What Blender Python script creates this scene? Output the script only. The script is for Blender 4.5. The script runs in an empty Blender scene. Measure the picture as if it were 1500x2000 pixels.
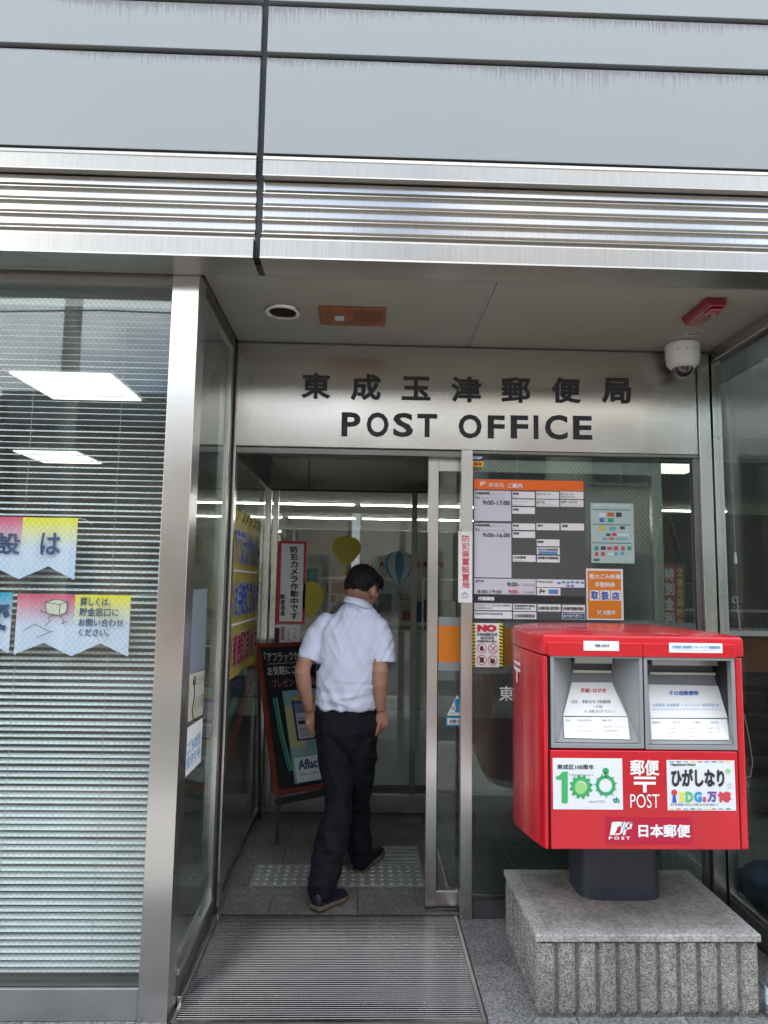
import bpy, bmesh, math, random
from mathutils import Vector, Matrix, noise
random.seed(7)
S = bpy.context.scene
COL = S.collection
R = math.radians
PI = math.pi

# ------------------------------------------------------------------ camera, world, sun, exposure
CAM_H = 1.55
F_PX = 1352.66                      # focal length in pixels of the 1500 px wide photograph
YAW, PITCH, ROLL = R(1.6278), R(5.9301), R(0.8618)
fw = Vector((math.sin(YAW)*math.cos(PITCH), math.cos(YAW)*math.cos(PITCH), math.sin(PITCH)))
rt = Vector((math.cos(YAW), -math.sin(YAW), 0)); up = rt.cross(fw)
rt2 = math.cos(ROLL)*rt + math.sin(ROLL)*up
up2 = -math.sin(ROLL)*rt + math.cos(ROLL)*up
cam = bpy.data.cameras.new('camera'); cam_o = bpy.data.objects.new('camera', cam); COL.objects.link(cam_o)
cam.sensor_fit = 'HORIZONTAL'; cam.sensor_width = 36; cam.lens = F_PX/1500*36
cam.clip_start = 0.05; cam.clip_end = 400
cm = Matrix((rt2, up2, -fw)).transposed().to_4x4(); cm.translation = (0, 0, CAM_H)
cam_o.matrix_world = cm
S.camera = cam_o

SUN_EL, SUN_AZ = R(60), R(76)       # azimuth from +Y (behind the building) towards +X
w = bpy.data.worlds.new("World"); S.world = w; w.use_nodes = True
nt = w.node_tree; nt.nodes.clear()
def N(t, kind, **kw):
    n = t.nodes.new(kind)
    for k, v in kw.items(): setattr(n, k, v)
    return n
sky = N(nt, 'ShaderNodeTexSky', sky_type='NISHITA', sun_disc=False)
sky.sun_elevation = SUN_EL; sky.sun_rotation = SUN_AZ; sky.air_density = 1.0; sky.dust_density = 0.6
bg = N(nt, 'ShaderNodeBackground'); bg.inputs['Strength'].default_value = 0.13
wo = N(nt, 'ShaderNodeOutputWorld')
tc = N(nt, 'ShaderNodeTexCoord'); mp = N(nt, 'ShaderNodeMapping'); mp.inputs['Scale'].default_value = (1, 1, 2.2)
ns = N(nt, 'ShaderNodeTexNoise'); ns.inputs['Scale'].default_value = 2.1; ns.inputs['Detail'].default_value = 9; ns.inputs['Roughness'].default_value = .56
cr = N(nt, 'ShaderNodeValToRGB'); cr.color_ramp.elements[0].position = .385; cr.color_ramp.elements[1].position = .55
mx = N(nt, 'ShaderNodeMix', data_type='RGBA'); mx.inputs['B'].default_value = (10.5, 10.8, 11.2, 1)
L = nt.links.new
L(tc.outputs['Generated'], mp.inputs['Vector']); L(mp.outputs[0], ns.inputs['Vector']); L(ns.outputs['Fac'], cr.inputs[0])
L(cr.outputs[0], mx.inputs['Factor']); L(sky.outputs[0], mx.inputs['A']); L(mx.outputs['Result'], bg.inputs['Color']); L(bg.outputs[0], wo.inputs[0])

sun = bpy.data.lights.new('sun', 'SUN'); sun.energy = 4.2; sun.angle = R(.5); sun.color = (1, .96, .9)
sun_o = bpy.data.objects.new('sun', sun); COL.objects.link(sun_o)
sdir = Vector((math.sin(SUN_AZ)*math.cos(SUN_EL), math.cos(SUN_AZ)*math.cos(SUN_EL), math.sin(SUN_EL)))
sun_o.rotation_euler = sdir.to_track_quat('Z', 'Y').to_euler(); sun_o.location = sdir*30
S.view_settings.view_transform = 'Standard'; S.view_settings.look = 'None'
S.view_settings.gamma = 1; S.view_settings.use_curve_mapping = False
S.view_settings.exposure = 1.58
S.cycles.max_bounces = 10; S.cycles.transparent_max_bounces = 24; S.cycles.glossy_bounces = 5
S.cycles.sample_clamp_indirect = 6; S.cycles.use_denoising = True
S.cycles.caustics_reflective = False; S.cycles.caustics_refractive = False

# ------------------------------------------------------------------ photo measurement -> metres on a plane of known distance
def at(px, py, Y):
    d = rt2*((px-750)/F_PX) + up2*((1000-py)/F_PX) + fw
    t = Y/d.y
    return Vector((d.x*t, Y, CAM_H + d.z*t))
def at_ground(px, py, Z=0.0):
    d = rt2*((px-750)/F_PX) + up2*((1000-py)/F_PX) + fw
    t = (Z-CAM_H)/d.z
    return Vector((d.x*t, d.y*t, Z))
def rect(x0, y0, x1, y1, Y):        # upright rectangle (X0, X1, Z0, Z1) nearest to a measured outline
    a, b, c, d = at(x0, y0, Y), at(x1, y0, Y), at(x1, y1, Y), at(x0, y1, Y)
    return ((a.x+d.x)/2, (b.x+c.x)/2, (c.z+d.z)/2, (a.z+b.z)/2)

# ------------------------------------------------------------------ materials
MATS = {}
def lin(c):
    return tuple(((v/12.92) if v <= .04045 else ((v+.055)/1.055)**2.4) for v in c[:3]) + (1,)
def hexc(h): return lin(tuple(int(h[i:i+2], 16)/255 for i in (0, 2, 4)))
def mat(name, col=(.5, .5, .5), rough=.5, metal=0, spec=.5, var=0.0, vscale=8, bump=0.0, bscale=60, coat=0, alpha=None, stretch=(1, 1, 1), emit=None, trans=0):
    if name in MATS: return MATS[name]
    m = bpy.data.materials.new(name); m.use_nodes = True; t = m.node_tree; l = t.links.new
    b = t.nodes['Principled BSDF']
    c = tuple(col)+(1,) if len(col) == 3 else col
    b.inputs['Base Color'].default_value = c; b.inputs['Roughness'].default_value = rough
    b.inputs['Metallic'].default_value = metal; b.inputs['Specular IOR Level'].default_value = spec
    b.inputs['Coat Weight'].default_value = coat; b.inputs['Coat Roughness'].default_value = .06
    b.inputs['Transmission Weight'].default_value = trans
    if emit: b.inputs['Emission Color'].default_value = c; b.inputs['Emission Strength'].default_value = emit
    if var or bump:
        tcn = N(t, 'ShaderNodeTexCoord'); mpn = N(t, 'ShaderNodeMapping'); mpn.inputs['Scale'].default_value = stretch
        l(tcn.outputs['Object'], mpn.inputs['Vector'])
    if var:
        n = N(t, 'ShaderNodeTexNoise'); n.inputs['Scale'].default_value = vscale; n.inputs['Detail'].default_value = 6; l(mpn.outputs[0], n.inputs['Vector'])
        mr = N(t, 'ShaderNodeMapRange'); mr.inputs['From Min'].default_value = .3; mr.inputs['From Max'].default_value = .7
        mr.inputs['To Min'].default_value = 1-var; mr.inputs['To Max'].default_value = 1+var; l(n.outputs['Fac'], mr.inputs['Value'])
        vm = N(t, 'ShaderNodeVectorMath', operation='SCALE'); vm.inputs[0].default_value = c[:3]
        l(mr.outputs[0], vm.inputs['Scale']); l(vm.outputs[0], b.inputs['Base Color'])
    if bump:
        n2 = N(t, 'ShaderNodeTexNoise'); n2.inputs['Scale'].default_value = bscale; n2.inputs['Detail'].default_value = 4; l(mpn.outputs[0], n2.inputs['Vector'])
        bp = N(t, 'ShaderNodeBump'); bp.inputs['Strength'].default_value = bump; bp.inputs['Distance'].default_value = .004
        l(n2.outputs['Fac'], bp.inputs['Height']); l(bp.outputs[0], b.inputs['Normal'])
    MATS[name] = m; return m

def steel(name, col, rough, aniso, stretch, var=.12, bump=.1, wave=0.0):
    """brushed stainless steel: fine scratches along one axis, slow waviness of the sheet"""
    m = bpy.data.materials.new(name); m.use_nodes = True; t = m.node_tree; l = t.links.new
    b = t.nodes['Principled BSDF']; b.inputs['Metallic'].default_value = 1
    tcn = N(t, 'ShaderNodeTexCoord'); mpn = N(t, 'ShaderNodeMapping'); mpn.inputs['Scale'].default_value = stretch
    l(tcn.outputs['Object'], mpn.inputs['Vector'])
    n = N(t, 'ShaderNodeTexNoise'); n.inputs['Scale'].default_value = 1; n.inputs['Detail'].default_value = 5; n.inputs['Roughness'].default_value = .7; l(mpn.outputs[0], n.inputs['Vector'])
    n3 = N(t, 'ShaderNodeTexNoise'); n3.inputs['Scale'].default_value = 2; n3.inputs['Detail'].default_value = 1; l(tcn.outputs['Object'], n3.inputs['Vector'])
    mr = N(t, 'ShaderNodeMapRange'); mr.inputs['From Min'].default_value = .3; mr.inputs['From Max'].default_value = .7
    mr.inputs['To Min'].default_value = 1-var; mr.inputs['To Max'].default_value = 1+var*.6; l(n.outputs['Fac'], mr.inputs['Value'])
    vm = N(t, 'ShaderNodeVectorMath', operation='SCALE'); vm.inputs[0].default_value = col
    l(mr.outputs[0], vm.inputs['Scale']); l(vm.outputs[0], b.inputs['Base Color'])
    mr2 = N(t, 'ShaderNodeMapRange'); mr2.inputs['From Min'].default_value = .3; mr2.inputs['From Max'].default_value = .7
    mr2.inputs['To Min'].default_value = rough*.8; mr2.inputs['To Max'].default_value = rough*1.3; l(n3.outputs['Fac'], mr2.inputs['Value']); l(mr2.outputs[0], b.inputs['Roughness'])
    bp = N(t, 'ShaderNodeBump'); bp.inputs['Strength'].default_value = bump; bp.inputs['Distance'].default_value = .0006; l(n.outputs['Fac'], bp.inputs['Height'])
    if wave:
        n4 = N(t, 'ShaderNodeTexNoise'); n4.inputs['Scale'].default_value = 2.2; n4.inputs['Detail'].default_value = 1; l(tcn.outputs['Object'], n4.inputs['Vector'])
        b2 = N(t, 'ShaderNodeBump'); b2.inputs['Strength'].default_value = wave; b2.inputs['Distance'].default_value = .02; l(n4.outputs['Fac'], b2.inputs['Height']); l(b2.outputs[0], bp.inputs['Normal'])
    l(bp.outputs[0], b.inputs['Normal'])
    if aniso:
        tg = N(t, 'ShaderNodeTangent', direction_type='RADIAL', axis='Z'); l(tg.outputs[0], b.inputs['Tangent'])
        b.inputs['Anisotropic'].default_value = abs(aniso); b.inputs['Anisotropic Rotation'].default_value = 0 if aniso > 0 else .25
    MATS[name] = m; return m

def glass(name, tint=(.94, .97, .96), wire=0.0, refl=1.0, pitch=.022, axis='x', dirt=.011):
    """thin pane: mirror by angle over see-through, optional wire mesh cast in the glass"""
    m = bpy.data.materials.new(name); m.use_nodes = True; t = m.node_tree; l = t.links.new
    t.nodes.remove(t.nodes['Principled BSDF']); out = t.nodes['Material Output']
    tr = N(t, 'ShaderNodeBsdfTransparent'); tr.inputs[0].default_value = tuple(tint)+(1,)
    gl = N(t, 'ShaderNodeBsdfGlossy'); gl.inputs['Roughness'].default_value = .0; gl.inputs['Color'].default_value = (.95, 1, .99, 1)
    ge = N(t, 'ShaderNodeNewGeometry'); dt = N(t, 'ShaderNodeVectorMath', operation='DOT_PRODUCT'); l(ge.outputs['Incoming'], dt.inputs[0]); l(ge.outputs['Normal'], dt.inputs[1])
    ab = N(t, 'ShaderNodeMath', operation='ABSOLUTE'); l(dt.outputs['Value'], ab.inputs[0])
    om = N(t, 'ShaderNodeMath', operation='SUBTRACT'); om.inputs[0].default_value = 1; l(ab.outputs[0], om.inputs[1])
    pw = N(t, 'ShaderNodeMath', operation='POWER'); l(om.outputs[0], pw.inputs[0]); pw.inputs[1].default_value = 5
    mu = N(t, 'ShaderNodeMath', operation='MULTIPLY_ADD', use_clamp=True); l(pw.outputs[0], mu.inputs[0]); mu.inputs[1].default_value = .957; mu.inputs[2].default_value = .043*refl
    mxs = N(t, 'ShaderNodeMixShader'); l(mu.outputs[0], mxs.inputs[0]); l(tr.outputs[0], mxs.inputs[1]); l(gl.outputs[0], mxs.inputs[2])
    last = mxs
    tcn = N(t, 'ShaderNodeTexCoord')
    df = N(t, 'ShaderNodeBsdfDiffuse'); df.inputs[0].default_value = (.35, .36, .34, 1)
    nz = N(t, 'ShaderNodeTexNoise'); nz.inputs['Scale'].default_value = 3; nz.inputs['Detail'].default_value = 8; l(tcn.outputs['Object'], nz.inputs['Vector'])
    mz = N(t, 'ShaderNodeMath', operation='MULTIPLY'); mz.inputs[1].default_value = dirt*2; l(nz.outputs['Fac'], mz.inputs[0])
    md = N(t, 'ShaderNodeMixShader'); l(mz.outputs[0], md.inputs[0]); l(last.outputs[0], md.inputs[1]); l(df.outputs[0], md.inputs[2]); last = md
    if wire:
        sp = N(t, 'ShaderNodeSeparateXYZ'); l(tcn.outputs['Object'], sp.inputs[0])
        h = sp.outputs['X'] if axis == 'x' else sp.outputs['Y']; z = sp.outputs['Z']
        lines = []
        for op in ('ADD', 'SUBTRACT'):
            a = N(t, 'ShaderNodeMath', operation='MULTIPLY'); a.inputs[1].default_value = .8; l(z, a.inputs[0])
            s = N(t, 'ShaderNodeMath', operation=op); l(h, s.inputs[0]); l(a.outputs[0], s.inputs[1])
            d = N(t, 'ShaderNodeMath', operation='DIVIDE'); l(s.outputs[0], d.inputs[0]); d.inputs[1].default_value = pitch
            f = N(t, 'ShaderNodeMath', operation='FRACT'); l(d.outputs[0], f.inputs[0])
            g = N(t, 'ShaderNodeMath', operation='LESS_THAN'); l(f.outputs[0], g.inputs[0]); g.inputs[1].default_value = .06
            lines.append(g)
        mxx = N(t, 'ShaderNodeMath', operation='MAXIMUM'); l(lines[0].outputs[0], mxx.inputs[0]); l(lines[1].outputs[0], mxx.inputs[1])
        sc = N(t, 'ShaderNodeMath', operation='MULTIPLY'); sc.inputs[1].default_value = wire; l(mxx.outputs[0], sc.inputs[0])
        wd = N(t, 'ShaderNodeBsdfDiffuse'); wd.inputs[0].default_value = (.16, .17, .16, 1)
        mw = N(t, 'ShaderNodeMixShader'); l(sc.outputs[0], mw.inputs[0]); l(last.outputs[0], mw.inputs[1]); l(wd.outputs[0], mw.inputs[2]); last = mw
    l(last.outputs[0], out.inputs['Surface'])
    MATS[name] = m; return m

STEEL = steel('brushed steel', (.62, .61, .585), .27, .75, (3, 3, 700), var=.10, bump=.04)
STEELV = steel('brushed steel upright', (.60, .59, .565), .26, .75, (6, 6, 500), var=.08, bump=.03)
SIGNST = steel('brushed sign sheet', (.68, .655, .61), .23, .85, (2, 2, 420), var=.10, bump=.03, wave=.03)
FASC = steel('fascia steel', (.62, .60, .56), .17, 0, (260, 260, 2), var=.14, bump=.08, wave=.04)
FASCB = steel('fascia band steel', (.40, .385, .355), .30, 0, (420, 420, 2), var=.16, bump=.25)
DARKST = steel('dull dark steel', (.22, .22, .21), .34, .4, (3, 3, 400), var=.1, bump=.08)
GLASS = glass('clear glass')
GLASSD = glass('inner glass', tint=(.95, .97, .96), refl=1.0)
WGLASS = glass('wired glass', wire=.22, tint=(.965, .98, .98), refl=1.0)
WGLASSR = glass('wired glass tinted', wire=.4, tint=(.78, .83, .81), refl=1.0)
WGLASSY = glass('wired glass side', wire=.35, tint=(.88, .93, .91), refl=1.0, axis='y')
BLACK = mat('black rubber', (.012, .012, .013), .6)
JOINT = mat('black joint', (.018, .018, .020), .55)
WHITE = mat('white paint', (.78, .78, .76), .45, var=.03)
PAPER = mat('white paper', (.80, .80, .80), .6, var=.02)
INK = mat('black ink', (.02, .02, .022), .5)
REDINK = mat('red ink', (.6, .02, .04), .5)
BLUEINK = mat('blue ink', (.02, .10, .45), .5)
NAVY = mat('navy ink', (.01, .05, .16), .5)
GREYTXT = mat('grey ink', (.25, .26, .28), .5)
ORANGE = mat('orange print', hexc('EE6A12'), .45)
ORANGED = mat('orange film', hexc('E08018'), .45, var=.03)
YELLOW = mat('yellow print', hexc('E8CF20'), .5)
RED = mat('post red', (.54, .004, .014), .27, coat=.35, var=.10, vscale=5, bump=.02, bscale=12)

# ------------------------------------------------------------------ mesh building
ROOTM = {}
class MB:
    def __init__(s): s.v = []; s.f = []
    def add(s, vs, fs):
        k = len(s.v); s.v += [tuple(v) for v in vs]; s.f += [tuple(i+k for i in f) for f in fs]; return s
    def box(s, x0, x1, y0, y1, z0, z1):
        return s.add([(x0,y0,z0),(x1,y0,z0),(x1,y1,z0),(x0,y1,z0),(x0,y0,z1),(x1,y0,z1),(x1,y1,z1),(x0,y1,z1)],
                     [(0,3,2,1),(4,5,6,7),(0,1,5,4),(1,2,6,5),(2,3,7,6),(3,0,4,7)])
    def quad(s, *p): return s.add(p, [tuple(range(len(p)))])
    def prism(s, pts, vec):          # closed polygon (3d points) swept along vec
        n = len(pts); v = [Vector(p) for p in pts]; q = [p+Vector(vec) for p in v]
        return s.add(v+q, [tuple(range(n-1, -1, -1)), tuple(range(n, 2*n))]+[(i, (i+1) % n, n+(i+1) % n, n+i) for i in range(n)])
    def loft(s, rings, cap=True):
        n = len(rings[0]); vs = [p for r in rings for p in r]; fs = []
        for k in range(len(rings)-1):
            for i in range(n):
                fs.append((k*n+i, k*n+(i+1) % n, (k+1)*n+(i+1) % n, (k+1)*n+i))
        if cap: fs += [tuple(range(n-1, -1, -1)), tuple(range((len(rings)-1)*n, len(rings)*n))]
        return s.add(vs, fs)
    def lathe(s, c, prof, n=24, cap=True):     # prof: (r, z)
        rings = [[(c[0]+r*math.cos(2*PI*i/n), c[1]+r*math.sin(2*PI*i/n), c[2]+z) for i in range(n)] for r, z in prof]
        return s.loft(rings, cap)
    def tube(s, pts, r, n=8, cap=True):
        pts = [Vector(p) for p in pts]; rings = []; rr = r if isinstance(r, (list, tuple)) else [r]*len(pts)
        d0 = (pts[1]-pts[0]).normalized(); u = d0.orthogonal().normalized()
        for k, p in enumerate(pts):
            d = ((pts[min(k+1, len(pts)-1)]-pts[max(k-1, 0)])).normalized()
            u = (u-d*u.dot(d)).normalized(); v = d.cross(u)
            rings.append([p+(u*math.cos(2*PI*i/n)+v*math.sin(2*PI*i/n))*rr[k] for i in range(n)])
        return s.loft(rings, cap)
    def ell(s, c, rad, M=None, nu=20, nv=12):
        c = Vector(c); rings = []
        for j in range(1, nv):
            th = PI*j/nv
            rings.append([Vector((rad[0]*math.sin(th)*math.cos(2*PI*i/nu), rad[1]*math.sin(th)*math.sin(2*PI*i/nu), -rad[2]*math.cos(th))) for i in range(nu)])
        k = len(s.v)
        top = Vector((0, 0, rad[2])); bot = Vector((0, 0, -rad[2]))
        allr = [[(M@p if M else p)+c for p in r] for r in rings]
        s.loft(allr, False)
        b = len(s.v); s.v += [tuple((M@bot if M else bot)+c), tuple((M@top if M else top)+c)]
        for i in range(nu):
            s.f.append((b, k+(i+1) % nu, k+i)); e = k+(nv-2)*nu; s.f.append((b+1, e+i, e+(i+1) % nu))
        return s
    def text(s, body, p0, U, V, bold=0.0, fit=True, align='c'):
        """glyph outlines fitted to the box p0, p0+U, p0+V; fit=False keeps the letters' proportions"""
        vs, fs, (x0, x1, y0, y1) = glyphs(body, bold)
        if not vs: return s
        p0, U, V = Vector(p0), Vector(U), Vector(V)
        su, sv = 1/max(x1-x0, 1e-4), 1/max(y1-y0, 1e-4); ou = 0
        if not fit:
            k = V.length*sv; wd = (x1-x0)*k
            if wd > U.length: pass
            else:
                su = k/U.length; fr = wd/U.length; ou = {'c': (1-fr)/2, 'l': 0, 'r': 1-fr}[align]
        nn = U.cross(V).normalized()*.0004
        return s.add([p0+U*((x-x0)*su+ou)+V*((y-y0)*sv)+nn*z for x, y, z in vs], fs)
    def build(s, name, m, parent=None, bevel=0, kind=None, label=None, smooth=False, seg=2, sub=0, local=False, angle=35):
        me = bpy.data.meshes.new(name)
        if parent is not None and not local:
            inv = ROOTM[parent.name].inverted(); vs = [inv@Vector(v) for v in s.v]
        else: vs = s.v
        me.from_pydata([tuple(v) for v in vs], [], s.f); me.update()
        me.materials.append(m) if not isinstance(m, list) else [me.materials.append(q) for q in m]
        o = bpy.data.objects.new(name, me); COL.objects.link(o)
        if parent is not None: o.parent = parent; ROOTM[o.name] = ROOTM[parent.name]
        else: ROOTM[o.name] = Matrix.Identity(4)
        if bevel:
            b = o.modifiers.new('bevel', 'BEVEL'); b.width = bevel; b.segments = seg; b.limit_method = 'ANGLE'; b.angle_limit = R(angle)
            b.harden_normals = False
        if sub:
            q = o.modifiers.new('sub', 'SUBSURF'); q.levels = sub; q.render_levels = sub
        if smooth or bevel:
            for p in me.polygons: p.use_smooth = True
            if not sub and not (smooth == 'all'):
                for e in me.edges: pass
                o.data.set_sharp_from_angle(angle=R(40)) if not bevel else None
        if bevel:
            wn = o.modifiers.new('wn', 'WEIGHTED_NORMAL'); wn.keep_sharp = True
        if kind: o['kind'] = kind
        if label: o['label'] = label
        return o
GCACHE = {}
def glyphs(body, bold=0.0):
    bold = round(bold*1.0, 4)
    key = (body, bold)
    if key in GCACHE: return GCACHE[key]
    c = bpy.data.curves.new('t', 'FONT'); c.body = body; c.bevel_depth = bold; c.bevel_resolution = 0; c.resolution_u = 3
    o = bpy.data.objects.new('t', c); COL.objects.link(o)
    dg = bpy.context.evaluated_depsgraph_get(); dg.update()
    me = bpy.data.meshes.new_from_object(o.evaluated_get(dg))
    vs = [(v.co.x, v.co.y, (v.co.z/bold if bold else 0)) for v in me.vertices]; fs = [tuple(p.vertices) for p in me.polygons]
    bpy.data.objects.remove(o); bpy.data.curves.remove(c); bpy.data.meshes.remove(me)
    xs = [v[0] for v in vs] or [0]; ys = [v[1] for v in vs] or [0]
    GCACHE[key] = (vs, fs, (min(xs), max(xs), min(ys), max(ys))); return GCACHE[key]

def root(name, loc, label, cat, group=None, mtx=None):
    o = bpy.data.objects.new(name, None); COL.objects.link(o); o.empty_display_size = .05
    m = mtx if mtx is not None else Matrix.Translation(Vector(loc))
    o.matrix_world = m; ROOTM[o.name] = m.copy()
    o['label'] = label; o['category'] = cat
    if group: o['group'] = group
    return o
def tag(o, label, cat, group=None):
    o['label'] = label; o['category'] = cat
    if group: o['group'] = group
    return o
def copy_tree(o, parent=None):
    c = o.copy(); COL.objects.link(c); c.parent = parent
    for ch in list(o.children): copy_tree(ch, c)
    return c
def plate(r, Y, th=.003, mb=None):   # rectangle (x0,x1,z0,z1) with its face at Y (towards the street)
    return (mb or MB()).box(r[0], r[1], Y, Y+th, r[2], r[3])

# ================================================================== SETTING: ground
YF, YD = 2.63, 3.42                  # front plane of the shopfront, plane of the entrance door
XL, XR = -.652, 1.735                # sides of the entrance recess
ZS = 2.76                            # soffit
def granite(name, c1, c2, sc, rough=.75, bump=.25):
    m = bpy.data.materials.new(name); m.use_nodes = True; t = m.node_tree; l = t.links.new; b = t.nodes['Principled BSDF']
    tcn = N(t, 'ShaderNodeTexCoord')
    n = N(t, 'ShaderNodeTexNoise'); n.inputs['Scale'].default_value = sc; n.inputs['Detail'].default_value = 8; n.inputs['Roughness'].default_value = .8
    v = N(t, 'ShaderNodeTexVoronoi'); v.inputs['Scale'].default_value = sc*1.3
    n2 = N(t, 'ShaderNodeTexNoise'); n2.inputs['Scale'].default_value = 3.5; n2.inputs['Detail'].default_value = 6
    for q in (n, v, n2): l(tcn.outputs['Object'], q.inputs['Vector'])
    r = N(t, 'ShaderNodeValToRGB'); r.color_ramp.elements[0].position = .38; r.color_ramp.elements[1].position = .62
    r.color_ramp.elements[0].color = tuple(c1)+(1,); r.color_ramp.elements[1].color = tuple(c2)+(1,)
    sp = N(t, 'ShaderNodeSeparateColor'); l(v.outputs['Color'], sp.inputs[0])
    mm = N(t, 'ShaderNodeMath', operation='ADD'); m1 = N(t, 'ShaderNodeMath', operation='MULTIPLY'); m1.inputs[1].default_value = .35; l(sp.outputs[0], m1.inputs[0])
    m2 = N(t, 'ShaderNodeMath', operation='MULTIPLY'); m2.inputs[1].default_value = .65; l(n.outputs['Fac'], m2.inputs[0]); l(m1.outputs[0], mm.inputs[0]); l(m2.outputs[0], mm.inputs[1])
    l(mm.outputs[0], r.inputs[0])
    mr = N(t, 'ShaderNodeMapRange'); mr.inputs['From Min'].default_value = .3; mr.inputs['From Max'].default_value = .7; mr.inputs['To Min'].default_value = .62; mr.inputs['To Max'].default_value = 1.18; l(n2.outputs['Fac'], mr.inputs['Value'])
    vm = N(t, 'ShaderNodeVectorMath', operation='SCALE'); l(r.outputs[0], vm.inputs[0]); l(mr.outputs[0], vm.inputs['Scale']); l(vm.outputs[0], b.inputs['Base Color'])
    b.inputs['Roughness'].default_value = rough
    bp = N(t, 'ShaderNodeBump'); bp.inputs['Strength'].default_value = bump; bp.inputs['Distance'].default_value = .004; l(mm.outputs[0], bp.inputs['Height']); l(bp.outputs[0], b.inputs['Normal'])
    MATS[name] = m; return m
PAVE = granite('pavement granite', (.10, .10, .105), (.30, .30, .30), 150)
FLOORM = granite('vestibule granite', (.07, .07, .064), (.25, .245, .23), 170, .6, .15)
ASPH = granite('asphalt', (.035, .035, .037), (.085, .085, .085), 60, .85, .4)
KERB = granite('kerb concrete', (.22, .22, .21), (.38, .37, .36), 40)
def structure(o): o['kind'] = 'structure'; return o
structure(MB().quad((-60,-60,-.16), (60,-60,-.16), (60,60,-.16), (-60,60,-.16)).build('ground', ASPH))
pv = MB().box(-30, 30, .05, 2.60, -.15, -.004).build('pavement', PAVE); structure(pv)
k = MB()
for i in range(-24, 25): k.box(i*.6+.003, i*.6+.597, -.12, .047, -.15, 0.0)
structure(k.build('kerb', KERB, bevel=.008))
structure(MB().quad((-40,-4.6,-.156), (40,-4.6,-.156), (40,-.12,-.156), (-40,-.12,-.156)).build('road', ASPH))
structure(MB().quad((-40,-.62,-.152), (40,-.62,-.152), (40,-.48,-.152), (-40,-.48,-.152)).build('road_marking', mat('road paint', (.7,.7,.68), .7, var=.15, vscale=20)))
pv2 = MB().box(-30, 30, -6.6, -4.6, -.15, -.01).build('far_pavement', PAVE); structure(pv2)

# entrance recess floor: granite tiles, each with its joint
fl = MB().box(-9, 9, 2.60, 17, -.15, -.012).build('floor', FLOORM); structure(fl)
tile_me = {}
def ftile(x0, x1, y0, y1, m=FLOORM, name='floor_tile'):
    key = (round(x1-x0, 3), round(y1-y0, 3), m.name)
    if key not in tile_me:
        o = MB().box(.0015, x1-x0-.0015, .0015, y1-y0-.0015, 0, .010).build(name, m, bevel=.0015); tile_me[key] = o
        o.location = (x0, y0, -.010)
    else:
        o = tile_me[key].copy(); COL.objects.link(o); o.location = (x0, y0, -.010)
    o.parent = fl
    return o
xs = [.475, .80, 1.20, 1.60, 1.735]
for i in range(4):
    for (a, b) in ((2.60, 3.0), (3.0, 3.42)): ftile(xs[i], xs[i+1], a, b, PAVE, 'paving_stone')
for a, b in ((-.65, -.42), (-.42, .0), (.0, .42), (.42, .86), (.86, 1.30), (1.30, 1.735)):
    for c, d in ((3.44, 3.735), (3.735, 4.29), (4.29, 4.70), (4.70, 4.95)): ftile(a, b, c, d)
# pavement slabs seen in front
for i in range(-6, 7):
    o = MB().box(i*.45+.002, i*.45+.448, 2.152, 2.597, -.004, .0).build('paving_stone', PAVE, bevel=.001); o.parent = pv
    if abs(i) < 5:
        for j in range(4):
            q = o.copy(); COL.objects.link(q); q.location = (0, -.45*(j+1), 0)

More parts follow.
